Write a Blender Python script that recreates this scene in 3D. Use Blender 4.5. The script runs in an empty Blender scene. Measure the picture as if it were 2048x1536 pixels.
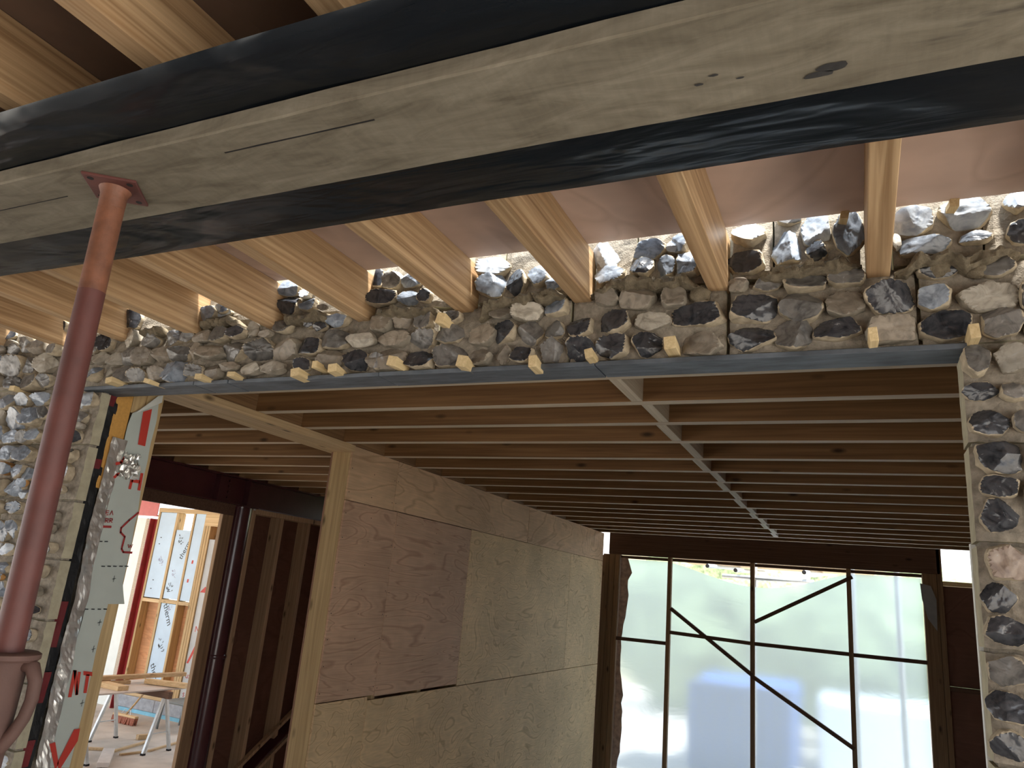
import bpy, bmesh, math, random
from mathutils import Vector, Matrix, noise
C = bpy.context.scene.collection
S = bpy.context.scene
# ---------------------------------------------------------------- camera, sky, sun, exposure
cd = bpy.data.cameras.new('camera'); cam = bpy.data.objects.new('camera', cd); C.objects.link(cam)
cd.sensor_width = 36.0; cd.lens = 1478.0 / 2048 * 36.0; cd.clip_start = 0.02; cd.clip_end = 200
ax = Vector((0.90845572, 0.40895714, 0.08638438)); up = Vector((0.03495394, -0.28027666, 0.95928266)); bk = Vector((0.41651702, -0.86844634, -0.2689136))
cam.matrix_world = Matrix(((ax.x, up.x, bk.x, 0), (ax.y, up.y, bk.y, 0), (ax.z, up.z, bk.z, 0), (0, 0, 0, 1)))
S.camera = cam
w = bpy.data.worlds.new('World'); S.world = w; w.use_nodes = True
wn = w.node_tree.nodes; wl = w.node_tree.links
bg = wn['Background']; bg.inputs[1].default_value = 1.35
tc = wn.new('ShaderNodeTexCoord'); sx = wn.new('ShaderNodeSeparateXYZ'); rp = wn.new('ShaderNodeValToRGB')
wl.new(tc.outputs['Generated'], sx.inputs[0]); wl.new(sx.outputs['Z'], rp.inputs[0]); wl.new(rp.outputs[0], bg.inputs[0])
rp.color_ramp.elements[0].position = 0.0; rp.color_ramp.elements[0].color = (0.95, 0.97, 1.0, 1)
rp.color_ramp.elements[1].position = 0.7; rp.color_ramp.elements[1].color = (0.72, 0.85, 1.0, 1)
sl = bpy.data.lights.new('sun', 'SUN'); so = bpy.data.objects.new('sun', sl); C.objects.link(so)
sl.energy = 9.0; sl.angle = math.radians(7); sl.color = (1.0, 0.95, 0.88)
so.rotation_euler = Vector((-0.32, 0.27, -1.0)).to_track_quat('-Z', 'Y').to_euler()
S.view_settings.view_transform = 'Standard'; S.view_settings.look = 'None'
S.view_settings.exposure = 1.15; S.view_settings.gamma = 1.0; S.view_settings.use_curve_mapping = False
S.cycles.max_bounces = 10; S.cycles.diffuse_bounces = 7; S.cycles.glossy_bounces = 4; S.cycles.transmission_bounces = 6
S.cycles.sample_clamp_indirect = 6.0

R = random.Random(7)
# ---------------------------------------------------------------- materials
def newmat(name):
    m = bpy.data.materials.new(name); m.use_nodes = True
    nt = m.node_tree; b = nt.nodes['Principled BSDF']
    return m, nt.nodes, nt.links, b
def ramp(nodes, links, src, stops):
    r = nodes.new('ShaderNodeValToRGB')
    e = r.color_ramp.elements
    e[0].position, e[0].color = stops[0][0], (*stops[0][1], 1)
    e[1].position, e[1].color = stops[-1][0], (*stops[-1][1], 1)
    for p, c in stops[1:-1]:
        x = e.new(p); x.color = (*c, 1)
    links.new(src, r.inputs[0]); return r
def coords(nodes, links, scale=(1, 1, 1), rnd=True):
    t = nodes.new('ShaderNodeTexCoord'); mp = nodes.new('ShaderNodeMapping')
    mp.inputs['Scale'].default_value = scale
    links.new(t.outputs['Object'], mp.inputs['Vector'])
    if rnd:
        oi = nodes.new('ShaderNodeObjectInfo'); mu = nodes.new('ShaderNodeMath'); mu.operation = 'MULTIPLY'; mu.inputs[1].default_value = 37.0
        links.new(oi.outputs['Random'], mu.inputs[0]); cb = nodes.new('ShaderNodeCombineXYZ')
        for i in range(3): links.new(mu.outputs[0], cb.inputs[i])
        links.new(cb.outputs[0], mp.inputs['Location'])
    return mp.outputs[0]
def ntex(nodes, links, vec, scale, detail=4, rough=0.55, dist=0.0):
    n = nodes.new('ShaderNodeTexNoise'); links.new(vec, n.inputs['Vector'])
    n.inputs['Scale'].default_value = scale; n.inputs['Detail'].default_value = detail
    n.inputs['Roughness'].default_value = rough; n.inputs['Distortion'].default_value = dist
    return n.outputs['Fac']
def bump(nodes, links, b, h, strength, dist=0.01):
    u = nodes.new('ShaderNodeBump'); u.inputs['Strength'].default_value = strength; u.inputs['Distance'].default_value = dist
    links.new(h, u.inputs['Height']); links.new(u.outputs[0], b.inputs['Normal'])
def mixc(nodes, links, fac, a, bcol, mode='MIX'):
    m = nodes.new('ShaderNodeMix'); m.data_type = 'RGBA'; m.blend_type = mode
    if isinstance(fac, float): m.inputs['Factor'].default_value = fac
    else: links.new(fac, m.inputs['Factor'])
    for i, v in ((6, a), (7, bcol)):
        if isinstance(v, tuple): m.inputs[i].default_value = (*v, 1)
        else: links.new(v, m.inputs[i])
    return m.outputs[2]
def plain(name, col, rough=0.6, metal=0.0, var=0.25, scale=12.0, bmp=0.0, vs=(1, 1, 1), spec=0.5):
    m, n, l, b = newmat(name)
    v = coords(n, l, vs); f = ntex(n, l, v, scale)
    lo = tuple(c * (1 - var) for c in col); hi = tuple(min(1, c * (1 + var)) for c in col)
    r = ramp(n, l, f, [(0.3, lo), (0.7, hi)])
    l.new(r.outputs[0], b.inputs['Base Color'])
    b.inputs['Roughness'].default_value = rough; b.inputs['Metallic'].default_value = metal; b.inputs['Specular IOR Level'].default_value = spec
    if bmp: bump(n, l, b, ntex(n, l, v, scale * 4, 5), bmp, 0.004)
    return m
def wood(name, dark, light, axis=1, fine=70.0, knots=True, rough=0.6, lam=0.0, objvar=0.12):
    """timber grain running along one object axis; lam adds glued laminations"""
    m, n, l, b = newmat(name)
    sc = [fine, fine, fine]; sc[axis] = fine * 0.025
    v = coords(n, l, tuple(sc)); f = ntex(n, l, v, 1.0, 3, 0.6, 0.6)
    r = ramp(n, l, f, [(0.25, dark), (0.5, tuple((a + c) / 2 for a, c in zip(dark, light))), (0.72, light)])
    col = r.outputs[0]
    if lam:
        s2 = [lam * .5, lam * .5, lam]; s2[axis] = 0.22
        f5 = ntex(n, l, coords(n, l, tuple(s2)), 2.0, 2, 0.5, 0.0)
        rr = ramp(n, l, f5, [(0.30, (0.66, 0.60, 0.55)), (0.40, (0.90, 0.88, 0.85)), (0.60, (1.05, 1.04, 1.03)), (0.72, (1.22, 1.22, 1.2))])
        col = mixc(n, l, 1.0, col, rr.outputs[0], 'MULTIPLY')
    if knots:
        sk = [9.0, 9.0, 9.0]; sk[axis] = 3.4
        vk = coords(n, l, tuple(sk)); vo = n.new('ShaderNodeTexVoronoi'); vo.inputs['Scale'].default_value = 1.0; l.new(vk, vo.inputs['Vector'])
        rk = ramp(n, l, vo.outputs['Distance'], [(0.05, (1, 1, 1)), (0.16, (0, 0, 0))])
        col = mixc(n, l, rk.outputs[0], col, tuple(c * 0.35 for c in dark))
    oi = n.new('ShaderNodeObjectInfo')
    ro = ramp(n, l, oi.outputs['Random'], [(0, (1 - objvar,) * 3), (1, (1 + objvar,) * 3)])
    col = mixc(n, l, 1.0, col, ro.outputs[0], 'MULTIPLY')
    l.new(col, b.inputs['Base Color']); b.inputs['Roughness'].default_value = rough; b.inputs['Specular IOR Level'].default_value = 0.3
    bump(n, l, b, f, 0.15, 0.002)
    return m
def plyfig(name, dark, light, sc=(1, 1, 1), k=16.0, wear=0.12):
    """rotary-cut veneer: contour figure of a stretched noise"""
    m, n, l, b = newmat(name)
    v = coords(n, l, sc); f = ntex(n, l, v, 1.4, 2.5, 0.45, 0.7)
    mu = n.new('ShaderNodeMath'); mu.operation = 'MULTIPLY'; mu.inputs[1].default_value = k; l.new(f, mu.inputs[0])
    pp = n.new('ShaderNodeMath'); pp.operation = 'PINGPONG'; pp.inputs[1].default_value = 0.5; l.new(mu.outputs[0], pp.inputs[0])
    r = ramp(n, l, pp.outputs[0], [(0.0, tuple(d * .6 + c * .4 for d, c in zip(dark, light))), (0.13, light), (0.5, tuple(c * 0.90 for c in light))])
    f2 = ntex(n, l, coords(n, l, (1, 1, 1)), 1.6, 4, 0.6)
    r2 = ramp(n, l, f2, [(0.3, (1 - wear * 1.6,) * 3), (0.7, (1 + wear,) * 3)])
    col = mixc(n, l, 1.0, r.outputs[0], r2.outputs[0], 'MULTIPLY')
    f3 = ntex(n, l, coords(n, l, (sc[0] * 3, sc[1] * 8, sc[2] * 40)), 1.0, 3)
    r3 = ramp(n, l, f3, [(0.3, (0.88,) * 3), (0.7, (1.06,) * 3)])
    col = mixc(n, l, 1.0, col, r3.outputs[0], 'MULTIPLY')
    l.new(col, b.inputs['Base Color']); b.inputs['Roughness'].default_value = 0.65; b.inputs['Specular IOR Level'].default_value = 0.3
    return m
def flintcore(name, a, c, rind, rough=0.25, speck=(0.42, 0.42, 0.42), sp=0.66):
    """glassy knapped core and chalky rind, told apart by the mesh's 'core' attribute"""
    m, n, l, b = newmat(name)
    v = coords(n, l, (1, 1, 1)); f = ntex(n, l, v, 24.0, 5, 0.6, 1.4)
    r = ramp(n, l, f, [(0.3, a), (0.58, c), (sp, c), (sp + 0.12, speck)])
    oi = n.new('ShaderNodeObjectInfo'); ro = ramp(n, l, oi.outputs['Random'], [(0, (0.7,) * 3), (1, (1.3,) * 3)])
    core = mixc(n, l, 1.0, r.outputs[0], ro.outputs[0], 'MULTIPLY')
    f2 = ntex(n, l, v, 38.0, 4); rr_ = ramp(n, l, f2, [(0.3, tuple(x * .62 for x in rind)), (0.7, tuple(x * 1.2 for x in rind))])
    at = n.new('ShaderNodeAttribute'); at.attribute_name = 'core'
    ad = n.new('ShaderNodeMath'); ad.operation = 'MULTIPLY_ADD'; ad.inputs[1].default_value = 0.5; l.new(f2, ad.inputs[0]); l.new(at.outputs['Fac'], ad.inputs[2])
    k = ramp(n, l, ad.outputs[0], [(0.66, (0, 0, 0)), (0.78, (1, 1, 1))])
    l.new(mixc(n, l, k.outputs[0], rr_.outputs[0], core), b.inputs['Base Color'])
    mr = n.new('ShaderNodeMapRange'); mr.inputs['To Min'].default_value = 0.85; mr.inputs['To Max'].default_value = rough; l.new(k.outputs[0], mr.inputs['Value'])
    l.new(mr.outputs[0], b.inputs['Roughness']); b.inputs['Specular IOR Level'].default_value = 0.5
    bump(n, l, b, ntex(n, l, v, 40.0, 4), 0.22, 0.006)
    return m

M = {}
M['joist'] = wood('laminated larch', (0.29, 0.172, 0.083), (0.56, 0.402, 0.238), 1, 62, False, 0.55, 34.0, 0.10)
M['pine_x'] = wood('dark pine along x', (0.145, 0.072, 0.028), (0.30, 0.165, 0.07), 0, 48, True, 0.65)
M['pine_y'] = wood('pine along y', (0.40, 0.27, 0.14), (0.62, 0.46, 0.27), 1, 60, True, 0.65)
M['pine_z'] = wood('pine upright', (0.36, 0.25, 0.12), (0.58, 0.43, 0.23), 2, 60, True, 0.65)
M['pine_xl'] = wood('pale pine along x', (0.46, 0.32, 0.16), (0.70, 0.54, 0.32), 0, 60, True, 0.65)
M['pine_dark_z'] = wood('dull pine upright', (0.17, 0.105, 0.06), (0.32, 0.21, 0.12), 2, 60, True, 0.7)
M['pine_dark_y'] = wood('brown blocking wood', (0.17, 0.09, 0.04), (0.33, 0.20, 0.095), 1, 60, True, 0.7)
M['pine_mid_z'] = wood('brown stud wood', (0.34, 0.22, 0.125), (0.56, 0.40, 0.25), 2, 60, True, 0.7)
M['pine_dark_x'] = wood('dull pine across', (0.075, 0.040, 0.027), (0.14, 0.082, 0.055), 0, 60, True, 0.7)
M['pine_lit_under'] = wood('joist underside lightened as if lit', (0.52, 0.42, 0.30), (0.76, 0.66, 0.51), 0, 48, False, 0.65)  # joist wood lightened on the underside, standing in for light off the floor
M['nog'] = wood('pale noggin wood', (0.5, 0.42, 0.31), (0.74, 0.66, 0.52), 1, 60, False, 0.7)
M['wedge'] = wood('fresh softwood', (0.52, 0.39, 0.20), (0.72, 0.58, 0.34), 1, 120, False, 0.7)
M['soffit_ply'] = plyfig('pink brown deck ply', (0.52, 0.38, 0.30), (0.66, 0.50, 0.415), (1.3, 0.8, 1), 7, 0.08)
M['ply_pink'] = plyfig('pinkish figured ply', (0.32, 0.18, 0.115), (0.64, 0.415, 0.275), (1, 0.42, 2.8), 17)
M['ply_yellow'] = plyfig('yellow figured ply', (0.38, 0.24, 0.12), (0.80, 0.585, 0.335), (1, 1.0, 2.0), 17)
M['ply_plain'] = plyfig('straw ply', (0.40, 0.25, 0.14), (0.72, 0.49, 0.30), (1, 0.6, 2.0), 9)
M['ply_brown'] = plyfig('red brown ply', (0.24, 0.125, 0.08), (0.34, 0.19, 0.125), (1, 1, 1), 6)
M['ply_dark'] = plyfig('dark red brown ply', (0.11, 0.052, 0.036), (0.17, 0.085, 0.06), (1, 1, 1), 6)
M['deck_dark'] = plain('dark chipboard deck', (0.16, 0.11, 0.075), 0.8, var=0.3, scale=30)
M['deck_shaded'] = plain('deck underside darkened as shade', (0.17, 0.11, 0.08), 0.7, var=0.15, scale=6)  # darker copy of the deck ply, shade put into the colour
M['ply_orange'] = plyfig('orange ply', (0.52, 0.25, 0.12), (0.70, 0.38, 0.20), (1, 1, 2), 6)
# scaffold board: weathered, saw-marked, stained
m, n, l, b = newmat('weathered scaffold board')
v = coords(n, l, (2.2, 9, 9), False); f = ntex(n, l, v, 2.2, 6, 0.65, 0.8)
r = ramp(n, l, f, [(0.28, (0.115, 0.098, 0.070)), (0.5, (0.19, 0.167, 0.124)), (0.72, (0.265, 0.238, 0.182))])
v2 = coords(n, l, (90, 14, 14), False); f2 = ntex(n, l, v2, 1.0, 3)
r2 = ramp(n, l, f2, [(0.3, (0.93,) * 3), (0.7, (1.04,) * 3)])
col = mixc(n, l, 1.0, r.outputs[0], r2.outputs[0], 'MULTIPLY')
f3 = ntex(n, l, coords(n, l, (1.1, 5, 5), False), 3.1, 5); r3 = ramp(n, l, f3, [(0.66, (0, 0, 0)), (0.74, (1, 1, 1))])
col = mixc(n, l, r3.outputs[0], col, (0.07, 0.062, 0.05))
l.new(col, b.inputs['Base Color']); b.inputs['Roughness'].default_value = 0.85; b.inputs['Specular IOR Level'].default_value = 0.2; bump(n, l, b, f2, 0.12, 0.003)
M['board'] = m
# black plastic wrap
m, n, l, b = newmat('black polythene')
b.inputs['Base Color'].default_value = (0.007, 0.009, 0.012, 1); b.inputs['Roughness'].default_value = 0.27; b.inputs['Specular IOR Level'].default_value = 0.3; b.inputs['Specular Tint'].default_value = (0.85, 0.93, 1, 1)
f1 = ntex(n, l, coords(n, l, (1.5, 4.0, 4.0), False), 1.6, 2.5, 0.5, 0.7); f2 = ntex(n, l, coords(n, l, (3.0, 16.0, 9.0), False), 1.3, 2, 0.5, 1.5)
ad = n.new('ShaderNodeMath'); ad.operation = 'MULTIPLY_ADD'; ad.inputs[1].default_value = 0.07; l.new(f2, ad.inputs[0]); l.new(f1, ad.inputs[2])
bump(n, l, b, ad.outputs[0], 0.6, 0.05)
M['black'] = m
M['mortar'] = plain('flint wall mortar', (0.25, 0.222, 0.18), 0.95, var=0.28, scale=55, bmp=0.7, spec=0.1)
M['mortar_pale'] = plain('smooth pale mortar', (0.40, 0.37, 0.27), 0.95, var=0.14, scale=25, bmp=0.3, spec=0.1)
M['bead'] = plain('fresh brown mortar', (0.185, 0.155, 0.108), 0.95, var=0.3, scale=60, bmp=0.9, spec=0.1)
CR, CO_, GR = (0.44, 0.375, 0.27), (0.42, 0.22, 0.075), (0.27, 0.24, 0.19)
M['f_d'] = flintcore('black flint', (0.012, 0.014, 0.019), (0.055, 0.058, 0.066), CR, 0.2)
M['f_g'] = flintcore('grey flint', (0.045, 0.044, 0.043), (0.155, 0.148, 0.138), CR, 0.34)
M['f_b'] = flintcore('blue grey flint', (0.085, 0.105, 0.135), (0.26, 0.30, 0.355), CR, 0.28, (0.6, 0.6, 0.62))
M['f_t'] = flintcore('dusty brown flint', (0.125, 0.105, 0.08), (0.25, 0.215, 0.17), GR, 0.55)
M['f_p'] = flintcore('pale grey flint', (0.20, 0.18, 0.145), (0.41, 0.38, 0.32), GR, 0.5)
M['f_w'] = flintcore('white patinated flint', (0.28, 0.33, 0.40), (0.55, 0.60, 0.65), CR, 0.33)
M['f_r'] = flintcore('pinkish flint', (0.20, 0.14, 0.11), (0.36, 0.28, 0.22), CR, 0.45)
M['f_o'] = flintcore('flint with orange rind', (0.085, 0.105, 0.135), (0.26, 0.30, 0.355), CO_, 0.3)
M['slate'] = plain('blue grey slate', (0.085, 0.10, 0.12), 0.6, var=0.45, scale=9, bmp=0.3, vs=(1, 4, 1))
M['oxide'] = plain('red oxide prop paint', (0.115, 0.038, 0.032), 0.55, var=0.2, scale=14, bmp=0.15)
M['oxide_top'] = plain('rubbed brown prop paint', (0.19, 0.075, 0.040), 0.55, var=0.3, scale=25, bmp=0.3)
M['oxide_cast'] = plain('dusty cast iron', (0.115, 0.062, 0.05), 0.7, var=0.18, scale=14, bmp=0.3)
M['tar'] = plain('dark tar spot', (0.035, 0.033, 0.032), 0.7, var=0.3, scale=60)
M['hole'] = plain('dark hole', (0.01, 0.008, 0.008), 0.9)
M['purple'] = plain('purple primer steel', (0.065, 0.017, 0.022), 0.32, var=0.2, scale=6)
M['purple_gloss'] = plain('glossy purple steel paint', (0.055, 0.016, 0.022), 0.22, var=0.15, scale=6, spec=0.7)
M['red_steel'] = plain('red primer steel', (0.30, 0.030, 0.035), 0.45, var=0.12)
M['sunlit_steel'] = plain('red primer coloured as sunlit', (0.52, 0.14, 0.13), 0.5, var=0.08)  # lighter copy of the red primer, sunlight put into the base colour
M['membrane'] = plain('grey green foil sheet', (0.47, 0.52, 0.485), 0.5, var=0.05, scale=8)
M['membrane_back'] = plain('pale back of the membrane', (0.62, 0.65, 0.61), 0.55, var=0.04)
M['red_ink'] = plain('red print', (0.50, 0.045, 0.03), 0.55, var=0.05)
M['dark_red_ink'] = plain('dark red print', (0.33, 0.03, 0.03), 0.55, var=0.05)
M['black_ink'] = plain('black print', (0.03, 0.035, 0.04), 0.6, var=0.05)
M['purple_ink'] = plain('faded purple print', (0.30, 0.31, 0.45), 0.6, var=0.05)
M['foil'] = plain('crumpled foil tape', (0.86, 0.86, 0.83), 0.33, metal=0.9, var=0.08)
M['pir'] = plain('orange insulation foam', (0.56, 0.30, 0.075), 0.85, var=0.1, scale=80)
M['dpc'] = plain('black damp course', (0.014, 0.015, 0.017), 0.45, var=0.3, bmp=0.4)
M['dpc_red'] = plain('dark red cavity sock', (0.13, 0.012, 0.015), 0.6, var=0.3, bmp=0.4)
M['panel_blue'] = plain('pale blue foil board', (0.50, 0.67, 0.84), 0.45, var=0.06, scale=4)
M['panel_grey'] = plain('grey building wrap', (0.46, 0.49, 0.50), 0.5, var=0.1, scale=5)
M['white_board'] = plain('white board', (0.74, 0.80, 0.78), 0.6, var=0.03)
M['sand_board'] = plain('sandy fibre board', (0.50, 0.44, 0.35), 0.9, var=0.25, scale=60)
M['plinth'] = plain('bluish concrete block', (0.33, 0.36, 0.40), 0.9, var=0.2, scale=14)
M['blue_dpc'] = plain('light blue damp strip', (0.20, 0.50, 0.68), 0.5, var=0.2, scale=7)
M['concrete'] = plain('dusty concrete', (0.46, 0.42, 0.37), 0.9, var=0.22, scale=2.2, bmp=0.2)
M['galv'] = plain('galvanised steel', (0.52, 0.55, 0.56), 0.4, metal=0.6, var=0.15)
M['table'] = plain('dusty pale board', (0.58, 0.55, 0.52), 0.7, var=0.08)
M['bristle'] = plain('red brown bristle', (0.30, 0.11, 0.07), 0.9, var=0.4, scale=90)
M['grey_plastic'] = plain('grey plastic', (0.20, 0.23, 0.24), 0.5, var=0.1)
M['hedge'] = plain('hedge leaves', (0.21, 0.26, 0.13), 0.8, var=0.6, scale=9)
M['container'] = plain('blue container paint', (0.03, 0.12, 0.42), 0.5, var=0.15)
M['render_wall'] = plain('cream render', (0.70, 0.62, 0.40), 0.9, var=0.06)
M['cabin'] = plain('white cabin paint', (0.55, 0.61, 0.68), 0.5, var=0.03)
M['fleece'] = plain('torn grey pink fleece', (0.47, 0.36, 0.31), 0.95, var=0.35, scale=18)
M['flap'] = plain('grey plastic flap', (0.25, 0.26, 0.27), 0.5, var=0.1)
M['white_trim'] = plain('white plastic edge', (0.75, 0.76, 0.72), 0.5, var=0.04)
# milky polythene window sheet
m, n, l, b = newmat('milky polythene')
v = coords(n, l, (1, 1, 1), False)
tr = n.new('ShaderNodeBsdfTranslucent'); tr.inputs['Color'].default_value = (0.56, 0.645, 0.70, 1)
rf = n.new('ShaderNodeBsdfRefraction'); rf.inputs['Color'].default_value = (0.43, 0.495, 0.56, 1); rf.inputs['Roughness'].default_value = 0.34; rf.inputs['IOR'].default_value = 1.18
gl = n.new('ShaderNodeBsdfGlossy'); gl.inputs['Roughness'].default_value = 0.35
mx = n.new('ShaderNodeMixShader'); mx.inputs[0].default_value = 0.62; l.new(tr.outputs[0], mx.inputs[1]); l.new(rf.outputs[0], mx.inputs[2])
mx2 = n.new('ShaderNodeMixShader'); mx2.inputs[0].default_value = 0.05; l.new(mx.outputs[0], mx2.inputs[1]); l.new(gl.outputs[0], mx2.inputs[2])
u = n.new('ShaderNodeBump'); u.inputs['Strength'].default_value = 0.25; u.inputs['Distance'].default_value = 0.03; l.new(ntex(n, l, coords(n, l, (0.8, 1, 2.2), False), 2.2, 3, 0.5, 1.0), u.inputs['Height'])
l.new(u.outputs[0], rf.inputs['Normal'])
l.new(mx2.outputs[0], n['Material Output'].inputs['Surface'])
M['polythene'] = m

# ---------------------------------------------------------------- mesh helpers
class MB:
    """collects boxes, prisms, tubes and sheets into one mesh"""
    def __init__(s): s.v = []; s.f = []; s.mi = []
    def add(s, vs, fs, mi=0):
        k = len(s.v); s.v += [Vector(p) for p in vs]; s.f += [tuple(i + k for i in q) for q in fs]; s.mi += [mi] * len(fs); return s
    def box(s, x0, x1, y0, y1, z0, z1, mi=0):
        return s.add([(x0, y0, z0), (x1, y0, z0), (x1, y1, z0), (x0, y1, z0), (x0, y0, z1), (x1, y0, z1), (x1, y1, z1), (x0, y1, z1)],
                     [(0, 3, 2, 1), (4, 5, 6, 7), (0, 1, 5, 4), (1, 2, 6, 5), (2, 3, 7, 6), (3, 0, 4, 7)], mi)
    def bar(s, a, b, wx, wy, hint=(0, 0, 1), mi=0):
        a = Vector(a); b = Vector(b); d = (b - a).normalized(); h = Vector(hint)
        u = d.cross(h).normalized() * wx / 2; q = u.normalized().cross(d).normalized() * wy / 2
        vs = [p + i * u + j * q for p in (a, b) for i, j in ((-1, -1), (1, -1), (1, 1), (-1, 1))]
        return s.add(vs, [(0, 1, 2, 3), (7, 6, 5, 4), (0, 4, 5, 1), (1, 5, 6, 2), (2, 6, 7, 3), (3, 7, 4, 0)], mi)
    def tube(s, pts, rad, seg=14, cap=True, mi=0):
        pts = [Vector(p) for p in pts]; rad = rad if isinstance(rad, (list, tuple)) else [rad] * len(pts)
        vs = []; fs = []; prev = None
        for i, p in enumerate(pts):
            d = (pts[min(i + 1, len(pts) - 1)] - pts[max(i - 1, 0)]).normalized()
            if prev is None:
                t = Vector((0, 0, 1)) if abs(d.z) < 0.9 else Vector((1, 0, 0)); u = d.cross(t).normalized()
            else: u = (prev - d * prev.dot(d)).normalized()
            prev = u; q = d.cross(u)
            vs += [p + (u * math.cos(2 * math.pi * k / seg) + q * math.sin(2 * math.pi * k / seg)) * rad[i] for k in range(seg)]
        for i in range(len(pts) - 1):
            for k in range(seg):
                a = i * seg + k; c = i * seg + (k + 1) % seg; fs.append((a, c, c + seg, a + seg))
        if cap: fs.append(tuple(range(seg))[::-1]); fs.append(tuple(range(len(vs) - seg, len(vs))))
        return s.add(vs, fs, mi)
    def poly(s, pts, mi=0): return s.add(pts, [tuple(range(len(pts)))], mi)
    def build(s, name, mats, parent=None, bevel=0.0, smooth=False, sharp=None, org=None):
        mats = mats if isinstance(mats, (list, tuple)) else [mats]
        if org is None:
            lo = [min(p[i] for p in s.v) for i in range(3)]; hi = [max(p[i] for p in s.v) for i in range(3)]
            org = Vector(((lo[0] + hi[0]) / 2, (lo[1] + hi[1]) / 2, (lo[2] + hi[2]) / 2))
        org = Vector(org)
        me = bpy.data.meshes.new(name); me.from_pydata([p - org for p in s.v], [], s.f)
        for mm in mats: me.materials.append(mm)
        me.polygons.foreach_set('material_index', s.mi)
        if bevel:
            bm = bmesh.new(); bm.from_mesh(me); bmesh.ops.recalc_face_normals(bm, faces=bm.faces)
            bmesh.ops.bevel(bm, geom=bm.edges[:], offset=bevel, segments=1, affect='EDGES'); bm.to_mesh(me); bm.free()
        if smooth: me.polygons.foreach_set('use_smooth', [True] * len(me.polygons))
        if smooth and sharp: me.set_sharp_from_angle(angle=math.radians(sharp))
        o = bpy.data.objects.new(name, me); C.objects.link(o)
        o.location = org
        if parent is not None:
            q = parent; off = Vector((0, 0, 0))
            while q is not None: off += q.location; q = q.parent
            o.parent = parent; o.location = org - off
        return o
def tag(o, label=None, cat=None, group=None, kind=None):
    for k, v in (('label', label), ('category', cat), ('group', group), ('kind', kind)):
        if v: o[k] = v
    return o
def empty(name, loc, **kw):
    o = bpy.data.objects.new(name, None); C.objects.link(o); o.location = loc; o.empty_display_size = 0.05
    return tag(o, **kw)
ORD = ['first', 'second', 'third', 'fourth', 'fifth', 'sixth', 'seventh', 'eighth', 'ninth', 'tenth', 'eleventh', 'twelfth', 'thirteenth', 'fourteenth', 'fifteenth', 'sixteenth', 'seventeenth', 'eighteenth', 'nineteenth', 'twentieth']
def bx(name, x0, x1, y0, y1, z0, z1, mat, parent=None, bevel=0.0): return MB().box(x0, x1, y0, y1, z0, z1).build(name, mat, parent, bevel)
def fbm(p, o=3):
    a = 0.0; k = 1.0
    for i in range(o): a += k * noise.noise(p); p = p * 2.03; k *= 0.5
    return a
FL_Z = -2.2

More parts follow.
